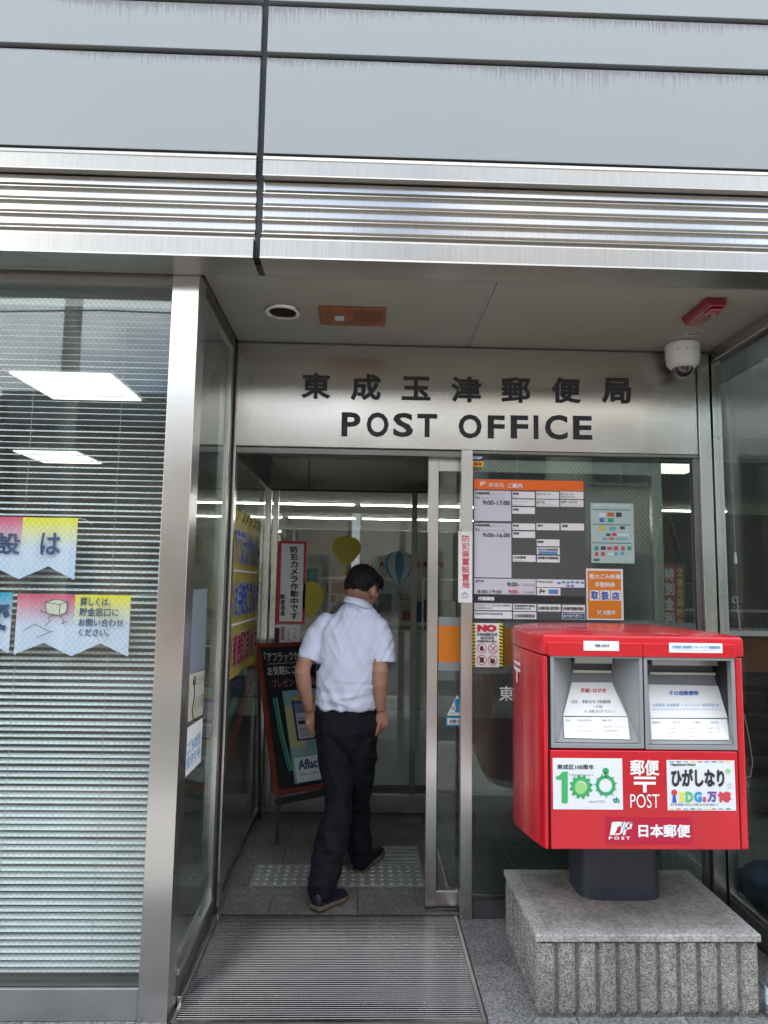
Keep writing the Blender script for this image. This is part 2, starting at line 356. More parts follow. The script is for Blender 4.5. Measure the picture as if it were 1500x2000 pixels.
# ================================================================== POST OFFICE BUILDING
B = root('post_office_building', (0, 2.63, 0), 'post office shopfront in grey panels and brushed steel with a recessed glass entrance', 'building')
PANEL = None
def panel_mat():
    """enamelled cladding with streaky dirt below the top edge of every panel"""
    m = bpy.data.materials.new('blue grey cladding'); m.use_nodes = True; t = m.node_tree; l = t.links.new; b = t.nodes['Principled BSDF']
    tcn = N(t, 'ShaderNodeTexCoord'); sp = N(t, 'ShaderNodeSeparateXYZ'); l(tcn.outputs['Object'], sp.inputs[0])
    cmb = N(t, 'ShaderNodeCombineXYZ'); l(sp.outputs['X'], cmb.inputs[0])
    sc = N(t, 'ShaderNodeMath', operation='MULTIPLY'); sc.inputs[1].default_value = .04; l(sp.outputs['Z'], sc.inputs[0]); l(sc.outputs[0], cmb.inputs[2])
    n = N(t, 'ShaderNodeTexNoise'); n.inputs['Scale'].default_value = 120; n.inputs['Detail'].default_value = 4; l(cmb.outputs[0], n.inputs['Vector'])
    nl = N(t, 'ShaderNodeTexNoise'); nl.inputs['Scale'].default_value = 1.6; nl.inputs['Detail'].default_value = 5; l(tcn.outputs['Object'], nl.inputs['Vector'])
    nf = N(t, 'ShaderNodeTexNoise'); nf.inputs['Scale'].default_value = 45; nf.inputs['Detail'].default_value = 6; nf.inputs['Roughness'].default_value = .75; l(tcn.outputs['Object'], nf.inputs['Vector'])
    at_ = N(t, 'ShaderNodeAttribute', attribute_name='top_z'); at_.attribute_type = 'OBJECT'
    d = N(t, 'ShaderNodeMath', operation='SUBTRACT'); l(at_.outputs['Fac'], d.inputs[0]); l(sp.outputs['Z'], d.inputs[1])   # distance below the top edge
    reach = N(t, 'ShaderNodeMapRange'); reach.inputs['From Min'].default_value = .35; reach.inputs['From Max'].default_value = .75; reach.inputs['To Min'].default_value = .0; reach.inputs['To Max'].default_value = .15; l(n.outputs['Fac'], reach.inputs['Value'])
    lm = N(t, 'ShaderNodeMapRange'); lm.inputs['From Min'].default_value = .42; lm.inputs['From Max'].default_value = .66; lm.inputs['To Min'].default_value = .1; lm.inputs['To Max'].default_value = 1.0; l(nl.outputs['Fac'], lm.inputs['Value'])
    rl = N(t, 'ShaderNodeMath', operation='MULTIPLY'); l(reach.outputs[0], rl.inputs[0]); l(lm.outputs[0], rl.inputs[1])
    rl2 = N(t, 'ShaderNodeMath', operation='ADD'); l(rl.outputs[0], rl2.inputs[0]); rl2.inputs[1].default_value = .001
    q = N(t, 'ShaderNodeMath', operation='DIVIDE'); l(d.outputs[0], q.inputs[0]); l(rl2.outputs[0], q.inputs[1])
    inv = N(t, 'ShaderNodeMapRange'); inv.inputs['From Min'].default_value = 0; inv.inputs['From Max'].default_value = 1; inv.inputs['To Min'].default_value = 1; inv.inputs['To Max'].default_value = 0; l(q.outputs[0], inv.inputs['Value'])
    ff = N(t, 'ShaderNodeMath', operation='MULTIPLY'); l(inv.outputs[0], ff.inputs[0]); l(nf.outputs['Fac'], ff.inputs[1])
    f2 = N(t, 'ShaderNodeMath', operation='MULTIPLY'); l(ff.outputs[0], f2.inputs[0]); f2.inputs[1].default_value = 1.7
    base = N(t, 'ShaderNodeMix', data_type='RGBA'); base.inputs['A'].default_value = (.262, .286, .292, 1); base.inputs['B'].default_value = (.288, .311, .316, 1); l(nl.outputs['Fac'], base.inputs['Factor'])
    mixc = N(t, 'ShaderNodeMix', data_type='RGBA'); mixc.inputs['B'].default_value = (.13, .11, .115, 1); l(f2.outputs[0], mixc.inputs['Factor']); l(base.outputs['Result'], mixc.inputs['A'])
    l(mixc.outputs['Result'], b.inputs['Base Color']); b.inputs['Roughness'].default_value = .42
    return m
PANEL = panel_mat()
# cladding panels
rows = [(3.160, 3.549), (3.574, 3.764), (3.788, 4.18), (4.205, 4.60), (4.625, 5.02), (5.045, 5.44), (5.465, 5.86), (5.885, 6.28), (6.305, 6.70)]
cols = [-9.0, -6.1, -3.3, -.417, 2.42, 5.26, 9.0]
for i in range(len(cols)-1):
    for z0, z1 in rows:
        o = MB().box(cols[i]+.0125, cols[i+1]-.0125, 2.472, 2.50, z0, z1).build('cladding_panel', PANEL, B, bevel=.002)
        o['top_z'] = z1
MB().box(-9, 9, 2.502, 2.70, 3.145, 6.70).build('cladding_backing', JOINT, B)
# louvred steel fascia: a folded profile swept along each bay
prof = [(2.50, 3.143), (2.465, 3.143), (2.463, 3.131), (2.466, 3.128), (2.466, 3.072), (2.463, 3.066), (2.500, 3.066)]
z = 3.052
ribs = [(2.500, 3.060)]
for zt in (3.030, 2.977, 2.924, 2.870):
    ribs += [(2.500, zt), (2.484, zt-.020), (2.484, zt-.0225), (2.500, zt-.0235)]
ribs += [(2.500, 2.826), (2.468, 2.822), (2.466, 2.816), (2.466, 2.750), (2.462, 2.742), (2.56, 2.742)]
full = prof + ribs + [(2.56, 3.143)]
for i in range(len(cols)-1):
    x0, x1 = cols[i]+.013, cols[i+1]-.013
    pts = [(x0, y, z_) for y, z_ in full]
    # head band, ribs, lower band as separate sweeps of the same folded sheet
    def sweep(pf, name, m):
        mb = MB(); n = len(pf); vs = [(x0, y, z_) for y, z_ in pf]+[(x1, y, z_) for y, z_ in pf]
        mb.add(vs, [(q, q+1, n+q+1, n+q) for q in range(n-1)])
        o = mb.build(name, m, B); md = o.modifiers.new('solid', 'SOLIDIFY'); md.thickness = .0015; md.offset = 0; return o
    sweep(prof, 'fascia_band', FASCB)
    sweep(ribs[:-5], 'fascia_rib', FASC)
    sweep([ribs[-7], ribs[-6]]+ribs[-5:-1]+[(2.60, 2.7425)], 'fascia_band', FASCB)
MB().box(-9, 9, 2.503, 2.56, 2.76, 3.143).build('fascia_backing', JOINT, B)
SOFFM = mat('soffit bronze metal', (.34, .325, .295), .38, metal=.75, var=.12, vscale=3, stretch=(1, 6, 1))
CEILM = mat('soffit board', (.34, .34, .285), .62, var=.06, vscale=2.5, bump=.03, bscale=200)
for i in range(len(cols)-1):
    MB().box(cols[i]+.013, cols[i+1]-.013, 2.545, 2.625, 2.7445, 2.752).build('soffit_strip', SOFFM, B)
MB().box(-9, 9, 2.545, 2.64, 2.754, 2.80).build('soffit_backing', JOINT, B)
# recess ceiling boards with the grey seam between them
MB().box(XL, .488, 2.64, YD, ZS, 2.78).build('soffit_board', CEILM, B, bevel=.001)
MB().box(.518, XR+.05, 2.64, YD, ZS, 2.78).build('soffit_board', CEILM, B, bevel=.001)
MB().box(.489, .517, 2.64, YD, ZS+.004, 2.78).build('soffit_seam', mat('seam strip', (.33, .34, .34), .6, var=.15, vscale=30), B)
MB().box(XL-.0, XR, YD-.008, YD-.001, ZS-.012, ZS-.0005).build('soffit_trim', DARKST, B)
# upper storeys, roof, sides and back close the volume behind the facade
WALLI = mat('inner wall paint', (.62, .62, .58), .7, var=.05)
CEIL_IN = mat('inner ceiling', (.42, .43, .40), .8, var=.03)
MB().box(-9, 9, 2.70, 17.2, 6.4, 6.70).build('roof', mat('roof deck', (.2, .2, .2), .8), B)
MB().box(-9.0, -8.8, 2.70, 17.2, 0, 6.4).build('side_wall', WALLI, B)
MB().box(8.8, 9.0, 2.70, 17.2, 0, 6.4).build('side_wall', WALLI, B)
MB().box(-8.8, 8.8, 17.0, 17.2, 0, 6.4).build('back_wall', WALLI, B)
MB().box(-8.8, 8.8, 3.50, 16.99, 2.766, 2.90).build('ceiling', CEIL_IN, B)
MB().box(-8.8, XL-.02, 2.642, 3.50, 2.766, 2.90).build('ceiling', CEIL_IN, B)
MB().box(XR+.06, 8.8, 2.642, 3.50, 2.766, 2.90).build('ceiling', CEIL_IN, B)

# ---- left window with its column
MB().box(-.764, -.660, YF-.012, 2.735, 0, 2.757).build('column', STEELV, B, bevel=.002)
MB().box(-.770, -.7645, 2.66, 2.72, .12, 2.745).build('window_gasket', BLACK, B)
win = MB().box(-3.7, -.7655, 2.625, 2.70, .012, .118)
win = win.build('window_sill', mat('sill steel', (.42, .43, .43), .36, metal=.9, var=.15, vscale=3, bump=.05), B, bevel=.002)
MB().box(-3.7, -.7655, 2.64, 2.70, .1205, .134).build('window_frame', DARKST, B)
MB().box(-3.7, -.7655, 2.645, 2.70, 2.712, 2.752).build('window_frame', SOFFM, B)
MB().box(-3.74, -3.69, 2.60, 2.72, 0, 2.752).build('window_frame', STEELV, B, bevel=.002)
MB().box(-3.69, -.771, 2.672, 2.678, .135, 2.711).build('pane', WGLASS, B)
MB().box(-8.8, -3.745, 2.63, 2.80, 0, 2.752).build('wall', mat('tile wall', (.4, .38, .36), .6, var=.1), B)
# rubble strip of the plinth under the sill
MB().box(-3.7, -.66, 2.60, 2.70, -.02, .010).build('plinth', PAVE, B)

# ---- left side of the recess: glass return with double post
def framed(x0, x1, y0, y1, z0, z1, m=STEELV, name='door_frame', bev=.002): return MB().box(x0, x1, y0, y1, z0, z1).build(name, m, B, bevel=bev)
framed(-.700, -.655, 2.737, 3.335, 0, .10, DARKST, 'kick_plate')
framed(-.697, -.652, 2.737, 3.335, .102, .125, STEEL, 'bottom_rail')
framed(-.690, -.664, 2.737, 3.335, 2.70, 2.752, DARKST, 'top_rail')
MB().box(-.680, -.674, 2.737, 3.335, .126, 2.699).build('pane', GLASS, B)
framed(-.668, -.6405, 2.737, 3.37, .0, .030, STEEL, 'floor_trim')
framed(-.716, -.664, 3.337, 3.40, 0, 2.752)
framed(-.7165, -.655, 3.404, 3.412, 0, 2.752, BLACK, 'gasket')
framed(-.692, -.645, 3.414, 3.475, 0, 2.752)

# ---- sign sheet above the entrance with raised letters
zsb, zst = 2.223, ZS-.014
sg = MB().box(-.6445, 1.678, YD-.022, YD+.02, zsb, zst).build('sign_sheet', SIGNST, B, bevel=.002)
LET = mat('letter enamel', (.034, .036, .041), .5, spec=.3)
def raised(ch, r, bold, parent=sg, th=.006):
    vs, fs, (x0, x1, y0, y1) = glyphs(ch, bold)
    Y = YD-.0225-th
    f = [(r[0]+(x-x0)/(x1-x0)*(r[1]-r[0]), Y+th*.5+th*.5*z, r[2]+(y-y0)/(y1-y0)*(r[3]-r[2])) for x, y, z in vs]
    me = MB().add(f, fs)
    o = me.build('letter', LET, parent)
    return o
kan = [('東', 588, 646, 728, 778), ('成', 685, 744, 730, 782), ('玉', 785, 841, 735, 781), ('津', 881, 940, 735, 785), ('郵', 980, 1037, 736, 786), ('便', 1078, 1136, 737, 787), ('局', 1176, 1233, 738, 787)]
YS = YD-.028
for ch, a, b, c, d in kan: raised(ch, rect(a, c, b, d, YS), .030)
lat = [('P', 667, 704, 805, 852), ('O', 716, 759, 805, 853), ('S', 768, 807, 806, 853), ('T', 815, 854, 808, 853),
       ('O', 896, 941, 809, 856), ('F', 953, 986, 811, 856), ('F', 998, 1032, 811, 856), ('I', 1043, 1052, 811, 857), ('C', 1065, 1109, 810, 858), ('E', 1120, 1157, 812, 858)]
for ch, a, b, c, d in lat: raised(ch, rect(a, c, b, d, YS), .026)

# ---- entrance: head, posts, sliding leaf, fixed wired glass
framed(-.644, .480, YD, YD+.05, 2.190, 2.221, DARKST, 'door_head')
framed(.478, .534, 3.385, 3.455, 0, 2.221)
framed(1.682, 1.742, 3.385, 3.455, 0, 2.745)
framed(1.744, 1.752, 3.40, 3.45, 0, 2.745, BLACK, 'gasket')
framed(1.754, 1.800, 3.385, 3.455, 0, 2.745)
framed(.536, 1.680, 3.40, 3.45, .0, .085, mat('base panel', (.17, .175, .18), .35, metal=.8, var=.1), 'base_panel')
framed(.536, 1.680, 3.395, 3.45, .086, .110, DARKST, 'bottom_rail')
framed(.536, 1.680, 3.40, 3.45, 2.205, 2.221, DARKST, 'top_rail')
framed(1.655, 1.681, 3.41, 3.45, .111, 2.204, DARKST, 'window_frame')
fixp = MB().box(.536, 1.654, 3.420, 3.426, .111, 2.204).build('pane', WGLASSR, B)
# sliding leaf parked behind the fixed glass
leaf = MB().box(.322, .374, 3.470, 3.505, .004, 2.19).build('sliding_door', STEELV, B, bevel=.0015)
MB().box(1.468, 1.519, 3.470, 3.505, .004, 2.19).build('stile', STEELV, leaf, bevel=.0015)
MB().box(.375, 1.467, 3.474, 3.501, .005, .090).build('bottom_rail', STEEL, leaf, bevel=.0015)
MB().box(.375, 1.467, 3.474, 3.501, 2.125, 2.19).build('top_rail', STEEL, leaf, bevel=.0015)
MB().box(.375, 1.467, 3.484, 3.490, .091, 2.124).build('pane', GLASS, leaf)
MB().box(.3755, .3785, 3.480, 3.495, .091, 2.124).build('gasket', BLACK, leaf)
# grey edged orange band on the fixed glass and on the sliding leaf
def band(x0, x1, Y, name, parent, zt, zb, zo0, zo1):
    MB().box(x0, x1, Y, Y+.001, zo1, zt).build('grey_film', mat('grey film', (.30, .32, .34), .5), parent)
    MB().box(x0, x1, Y, Y+.001, zo0, zo1-.0002).build('orange_film', ORANGED, parent)
    MB().box(x0, x1, Y, Y+.001, zb, zo0-.0002).build('grey_film', MATS['grey film'], parent)
zt_ = at(875, 1205, 3.48).z; zo1 = at(875, 1222, 3.48).z; zo0 = at(875, 1293, 3.48).z; zb_ = at(875, 1310, 3.48).z
band(.379, 1.465, 3.481, '', leaf, zt_, zb_, zo0, zo1)
band(.537, 1.653, 3.4275, '', B, at(970,1212,3.42).z, at(970,1316,3.42).z, at(970,1299,3.42).z, at(970,1226,3.42).z)
fl2 = MB()
rr = rect(975, 1340, 1000, 1369, 3.418)
hgt = rr[3]-rr[2]
for i, ch in enumerate('東成玉津郵便局'):
    fl2.text(ch, (rr[0]+i*hgt*1.35, 3.4185, rr[2]), (hgt, 0, 0), (0, 0, hgt), bold=.01)
fl2.build('lettering', PAPER, B)

# ---- right side of the recess: side window running towards the street
framed(1.760, 1.800, 2.737, 3.383, 2.69, 2.752, DARKST, 'top_rail')
framed(1.752, 1.770, 2.737, 3.383, 2.70, 2.757, STEEL, 'top_rail')
framed(1.758, 1.802, 2.737, 3.383, .0, .10, mat('sill stone', (.12, .14, .13), .5, var=.2, vscale=40), 'side_sill')
framed(1.762, 1.798, 2.737, 3.383, .101, .125, STEEL, 'bottom_rail')
MB().box(1.776, 1.782, 2.737, 3.383, .126, 2.689).build('pane', WGLASSY, B)
MB().box(1.76, 1.865, YF-.012, 2.735, 0, 2.757).build('column', STEELV, B, bevel=.002)
MB().box(1.87, 5.2, 2.672, 2.678, .12, 2.72).build('pane', WGLASS, B)
MB().box(1.867, 5.2, 2.625, 2.70, .012, .118).build('window_sill', MATS['sill steel'], B, bevel=.002)
MB().box(1.867, 5.2, 2.645, 2.70, 2.722, 2.752).build('window_frame', SOFFM, B)
MB().box(5.2, 8.8, 2.63, 2.80, 0, 2.752).build('wall', MATS['tile wall'], B)

# ---- vestibule
framed(-.655, 1.53, 4.86, 4.90, 2.205, 2.43, SIGNST, 'inner_header', .001)
MB().box(-.655, 1.53, 3.50, 4.95, 2.432, 2.46).build('vestibule_ceiling', mat('vestibule ceiling', (.20, .20, .185), .5, metal=.4, var=.08), B)
MB().box(-.655, 1.53, 4.845, 4.859, 2.192, 2.204).build('track', BLACK, B)
for xx in (-.40,): MB().box(xx, xx+.006, 4.858, 4.8598, 2.206, 2.429).build('header_joint', BLACK, B)
framed(-.70, -.655, 4.84, 4.90, 0, 2.43, STEELV, 'inner_post')
framed(-.644, -.605, 4.865, 4.905, 0, 2.204, STEELV, 'inner_post')
framed(1.49, 1.53, 3.52, 4.9, 0, 2.43, WHITE, 'vestibule_wall')
framed(-.600, 1.48, 4.86, 4.90, .012, .130, STEEL, 'bottom_rail')
MB().box(-.600, 1.48, 4.875, 4.881, .131, 2.19).build('pane', GLASSD, B)
MB().box(.335, .375, 4.862, 4.874, .131, 2.19).build('stile', DARKST, B)
MB().box(-.690, -.665, 3.48, 4.84, .02, .06).build('bottom_rail', DARKST, B)
MB().box(-.690, -.665, 3.48, 4.84, 2.20, 2.25).build('top_rail', DARKST, B)
MB().box(-.68, -.675, 3.48, 4.84, .061, 2.199).build('pane', GLASSD, B)
MB().box(-.69, -.665, 3.48, 4.84, 2.251, 2.43).build('side_header', MATS['vestibule ceiling'], B)
framed(-.644, 1.48, 3.426, 3.436, -.008, .003, BLACK, 'threshold')

# ================================================================== things at the entrance
# metal grating in the recess floor
g = root('door_grating', (-.1, 3.0, 0), 'ribbed stainless steel grating set in the floor before the open door', 'grating')
bar = MB(); n = 60; p = (3.418-2.648)/n
for i in range(n):
    y = 2.65+i*p; t = (y-2.63)/(.79)
    bar.prism([(-.636, y, -.006), (-.636, y+p*.05, .003), (-.636, y+p*.14, .004), (-.636, y+p*.52, .004), (-.636, y+p*.62, .002), (-.636, y+p*.64, -.006)], (1.088, 0, 0))
bar.build('bar', steel('grating steel', (.27, .25, .243), .18, 0, (3, 60, 2), var=.15, bump=.0), g, kind='stuff')
MB().box(-.640, .460, 2.635, 3.42, -.014, -.006).build('tray', mat('tray dark', (.02, .02, .025), .5, metal=.6), g)
mbf = MB().box(-.650, -.638, 2.632, 3.42, -.012, .004).box(.454, .468, 2.632, 3.42, -.012, .004).box(-.638, .454, 2.630, 2.646, -.012, .004)
mbf.build('rim', STEEL, g)
# tactile paving in the vestibule
TAC = mat('tactile tile', (.27, .275, .27), .45, metal=.2, var=.15, vscale=30)
TACD = mat('tactile dot', (.30, .305, .295), .42, metal=.2, var=.35, vscale=40)
tg_ = None
for i in range(3):
    x0 = -.555+i*.302
    t_ = root('tactile_tile', (x0, 3.74, 0), ['dotted tactile floor tile nearest the left glass wall', 'dotted tactile floor tile under the walking man', 'dotted tactile floor tile beside the sliding door'][i], 'tactile tile', 'dotted tactile tiles inside the door')
    MB().box(x0, x0+.30, 3.74, 4.01, .0005, .006).build('base', TAC, t_, bevel=.001)
    for a in range(6):
        for b in range(5):
            cx, cy = x0+.027+a*.0492, 3.768+b*.0535
            if i == 0 and a == 0 and b == 0:
                dm = MB().lathe((0, 0, .006), [(.0155, 0), (.0135, .0035), (.0095, .004), (.0085, .0028)], 12)
                dd = dm.build('dot', TACD, t_, smooth=True, local=True)
                dd.location = Vector((cx, cy, 0))-Vector((x0, 3.74, 0)); dot0 = dd
            else:
                dd = dot0.copy(); COL.objects.link(dd); dd.parent = t_; dd.location = Vector((cx, cy, 0))-Vector((x0, 3.74, 0))
t_ = root('tactile_tile', (.05, 4.013, 0), 'ribbed tactile floor tile leading on to the inner door', 'tactile tile')
MB().box(.05, .352, 4.013, 4.29, .0005, .006).build('base', TAC, t_, bevel=.001)
for b in range(5):
    MB().box(.065, .337, 4.035+b*.053, 4.057+b*.053, .006, .0095).build('rib', TACD, t_, bevel=.0015)

# ---- venetian blind in the left window
SLAT = mat('slat enamel', (.80, .885, .87), .38, var=.03)
bl = root('venetian_blind', (-2.2, 2.76, 2.68), 'pale aluminium venetian blind hanging behind the left wired window', 'blind')
MB().box(-3.60, -.80, 2.742, 2.772, 2.655, 2.683).build('head_rail', SLAT, bl, bevel=.003)
sm = MB(); tl = R(19); hw = .0137
rings = []
for q in range(7):
    u = -1+2*q/6; yy = u*hw*math.cos(tl); zz = u*hw*math.sin(tl)+.0022*(1-u*u)
    rings.append((yy, zz))
sm.add([(-1.4, y, z) for y, z in rings]+[(1.4, y, z) for y, z in rings], [(q, q+1, 8+q, 7+q) for q in range(6)])
slat0 = sm.build('slat', SLAT, bl, smooth='all', local=True)
nsl = 107; z0s, z1s = .086, 2.645
for i in range(nsl):
    s_ = slat0 if i == 0 else slat0.copy()
    if i: COL.objects.link(s_); s_.parent = bl
    zz = z0s+(z1s-z0s)*i/(nsl-1)
    s_.location = Vector((-2.2+random.uniform(-.002, .002), 2.757, zz))-Vector((-2.2, 2.76, 2.68))
    s_.rotation_euler = (R(random.gauss(0, 2.2)), R(random.gauss(0, .05)), 0)
cd = MB()
for x in (-3.3, -2.45, -1.62, -1.33, -.98): cd.tube([(x, 2.7435, .15), (x, 2.7435, 2.66)], .0009, 5)
cd.build('cord', mat('cord', (.5, .5, .48), .8), bl)
MB().box(-3.60, -.80, 2.745, 2.769, .060, .072).build('bottom_rail', SLAT, bl, bevel=.003)
MB().tube([(-1.262, 2.735, 1.66), (-1.262, 2.735, 1.585)], .004, 8).build('tassel', WHITE, bl)

# ---- bunting banners hung inside the left window, just behind the glass
def banner_mat(name, splits):
    """printed cloth: coloured at the top fading to white, colour changing along X"""
    m = bpy.data.materials.new(name); m.use_nodes = True; t = m.node_tree; l = t.links.new; b = t.nodes['Principled BSDF']
    g_ = N(t, 'ShaderNodeTexCoord'); sp = N(t, 'ShaderNodeSeparateXYZ'); l(g_.outputs['Generated'], sp.inputs[0])
    rx = N(t, 'ShaderNodeValToRGB'); rx.color_ramp.interpolation = 'CONSTANT'
    rx.color_ramp.elements[0].position = 0; rx.color_ramp.elements[0].color = splits[0][1]
    if len(splits) > 1:
        rx.color_ramp.elements[1].position = splits[1][0]; rx.color_ramp.elements[1].color = splits[1][1]
    else: rx.color_ramp.elements[1].color = splits[0][1]
    l(sp.outputs['X'], rx.inputs[0])
    rz = N(t, 'ShaderNodeValToRGB'); rz.color_ramp.elements[0].position = .48; rz.color_ramp.elements[0].color = (0, 0, 0, 1); rz.color_ramp.elements[1].position = .97
    l(sp.outputs['Z'], rz.inputs[0])
    mxn = N(t, 'ShaderNodeMix', data_type='RGBA'); mxn.inputs['A'].default_value = (.62, .73, .86, 1); l(rz.outputs[0], mxn.inputs['Factor']); l(rx.outputs[0], mxn.inputs['B'])
    wv = N(t, 'ShaderNodeTexChecker'); wv.inputs['Scale'].default_value = 36; l(g_.outputs['Generated'], wv.inputs['Vector'])
    rz2 = N(t, 'ShaderNodeMapRange'); rz2.inputs['From Min'].default_value = .3; rz2.inputs['From Max'].default_value = .05; rz2.inputs['To Min'].default_value = 0; rz2.inputs['To Max'].default_value = .35; l(sp.outputs['Z'], rz2.inputs['Value'])
    mf = N(t, 'ShaderNodeMath', operation='MULTIPLY'); l(rz2.outputs[0], mf.inputs[0]); l(wv.outputs['Fac'], mf.inputs[1])
    m2 = N(t, 'ShaderNodeMix', data_type='RGBA'); m2.inputs['B'].default_value = (.35, .55, .8, 1); l(mf.outputs[0], m2.inputs['Factor']); l(mxn.outputs['Result'], m2.inputs['A'])
    l(m2.outputs['Result'], b.inputs['Base Color']); b.inputs['Roughness'].default_value = .7
    return m
PINK, YEL, CYAN = hexc('DC5A78'), hexc('F0E81E'), hexc('2AA4C4')
YB = 2.70
def banner(name, label, x0, x1, ztop, zlow, znotch, nteeth, m):
    rt_ = root('banner', ((x0+x1)/2, YB, zlow), label, 'banner', 'printed banners strung inside the left window')
    pts = [(x0, ztop), ]
    edge = [(x0, zlow+.004)]
    wd = (x1-x0)/nteeth
    for i in range(nteeth):
        edge.append((x0+wd*(i+.5), znotch)); edge.append((x0+wd*(i+1), zlow))
    # grid columns so the cloth can ripple
    def low(x):
        for i in range(len(edge)-1):
            if edge[i][0] <= x <= edge[i+1][0]+1e-6:
                t = (x-edge[i][0])/(edge[i+1][0]-edge[i][0]); return edge[i][1]*(1-t)+edge[i+1][1]*t
        return edge[-1][1]
    nx = 8*nteeth*2; mb = MB(); vs = []; nz = 6
    def rip(x, z): return .004*math.sin(x*23+z*3)+.002*math.sin(x*51+1)
    for i in range(nx+1):
        x = x0+(x1-x0)*i/nx; zl = low(x)
        for j in range(nz+1):
            z_ = zl+(ztop-zl)*j/nz; vs.append((x, YB+rip(x, z_), z_))
    mb.add(vs, [(i*(nz+1)+j, (i+1)*(nz+1)+j, (i+1)*(nz+1)+j+1, i*(nz+1)+j+1) for i in range(nx) for j in range(nz)])
    mb.build('cloth', m, rt_, smooth='all')
    return rt_
def btext(rt_, items, m=NAVY):
    mb = MB()
    for body, px0, py0, px1, py1, bd in items:
        r = rect(px0, py0, px1, py1, YB-.008); mb.text(body, (r[0], YB-.008, r[2]), (r[1]-r[0], 0, 0), (0, 0, r[3]-r[2]), bd)
    mb.build('lettering', m, rt_)
a_ = at(153, 1012, YB); b_ = at(153, 1133, YB); c_ = at(98, 1106, YB)
xw = at(45, 1012, YB).x
bn1 = banner('b', 'upper banner in pink and yellow with large characters', 2*xw-a_.x-.0, a_.x, a_.z, b_.z, c_.z, 2, banner_mat('cloth pink yellow', [(0, PINK), (.5, YEL)]))
btext(bn1, [('設', -8, 1040, 40, 1083, .02), ('は', 79, 1040, 118, 1084, .022)])
a_ = at(256, 1163, YB); b_ = at(254, 1283, YB); c_ = at(197, 1257, YB); xl = at(36, 1155, YB).x
bn2 = banner('b', 'lower banner with a small drawing and four lines of writing', xl, a_.x, a_.z, b_.z, c_.z, 2, banner_mat('cloth pink yellow lower', [(0, PINK), (.505, YEL)]))
btext(bn2, [('詳しくは、', 157, 1166, 217, 1184, .02), ('貯金窓口に', 155, 1187, 232, 1204, .02), ('お問い合わせ', 153, 1208, 241, 1224, .02), ('ください。', 153, 1228, 213, 1243, .02)])
a_ = at(26, 1157, YB); b_ = at(27, 1276, YB); c_ = at(-20, 1250, YB); xl = at(-185, 1157, YB).x
bn3 = banner('b', 'turquoise banner cut by the left edge beside the pink one', xl, a_.x, a_.z, b_.z, c_.z, 2, banner_mat('cloth turquoise', [(0, CYAN)]))
btext(bn3, [('で', -22, 1180, 19, 1232, .035)])
# little printed figure reduced to a plain cardboard box drawing
dr = MB()
def seg2(mb, pts, wpx, Y):
    for i in range(len(pts)-1):
        a, b = at(*pts[i], Y), at(*pts[i+1], Y); d = (b-a); nrm = Vector((-d.z, 0, d.x)).normalized()*wpx*Y/F_PX*.5
        mb.quad(a-nrm, b-nrm, b+nrm, a+nrm)
for pts in ([(88,1176),(110,1170),(131,1175),(117,1181),(88,1176),(91,1198),(116,1202),(117,1181)], [(131,1175),(130,1196),(116,1202)], [(104,1202),(95,1206),(97,1213),(88,1222)], [(118,1203),(125,1212),(121,1219),(130,1214)], [(90,1196),(82,1196),(79,1190)], [(45,1232),(68,1219),(98,1234)], [(70,1246),(104,1232)]):
    seg2(dr, pts, 1.3, YB-.009)
dr.build('print', INK, bn2)
seg_fill = MB().quad(at(88,1176,YB-.0085), at(91,1198,YB-.0085), at(116,1202,YB-.0085), at(130,1196,YB-.0085), at(131,1175,YB-.0085), at(110,1170,YB-.0085))
seg_fill.build('print', mat('card print', (.66, .68, .52), .7), bn2)
st = MB().tube([at(153,1012,YB), at(166,1015,YB-.005), at(180,1024,YB-.01)], .0013, 6)
st.build('string', WHITE, bn1)
MB().tube([at(256,1163,YB), at(285,1161,YB), at(312,1160,YB)], .001, 6).build('string', WHITE, bn2)

# ---- ceiling fittings in the recess
c0 = Vector((-.382, 3.005, ZS))
dl = root('downlight', c0, 'round recessed downlight with steel rim in the recess ceiling', 'ceiling light')
MB().lathe(c0, [(.060, -.001), (.078, -.001), (.080, -.004), (.078, -.010), (.064, -.012), (.060, -.008)], 40, False).build('rim', STEEL, dl, smooth=True)
MB().lathe(c0, [(.002, -.003), (.030, -.003), (.0595, -.003), (.0597, -.001)], 40).build('lens', mat('dark lens', (.025, .020, .018), .8, spec=.1), dl, smooth=True)
r0 = (-.224, .082, 2.931, 3.148)
pl_ = root('ceiling_plate', (-.07, 3.04, ZS), 'rusty orange rectangular plate with grille slots on the recess ceiling', 'ceiling plate')
RUST = mat('rusty orange paint', (.235, .068, .020), .55, var=.3, vscale=18, bump=.1)
MB().box(-.218, .080, 2.932, 3.140, ZS-.012, ZS-.0005).build('cover', RUST, pl_, bevel=.004)
gr_ = MB()
for i in range(9): gr_.box(-.06+i*.014, -.053+i*.014, 2.975, 3.07, ZS-.0135, ZS-.0122)
gr_.build('grille', mat('dark rust', (.12, .035, .012), .6), pl_)
MB().box(-.150, -.108, 3.02, 3.07, ZS-.0142, ZS-.0123).build('sticker', mat('sticker blue white', (.45, .62, .72), .5, var=.5, vscale=90), pl_)
for xx in (-.205, .062): MB().lathe((xx, 3.05, ZS-.0123), [(.005, 0), (.004, -.002)], 10).build('screw', RUST, pl_)
MB().lathe((.034, 3.085, ZS-.0123), [(.012, 0), (.008, -.004)], 12).build('knob', RUST, pl_)
al = root('alarm_lamp', (1.455, 2.87, ZS), 'dark red alarm light box on the recess ceiling above the camera', 'alarm')
ARED = mat('alarm red', (.22, .008, .022), .25, coat=.4)
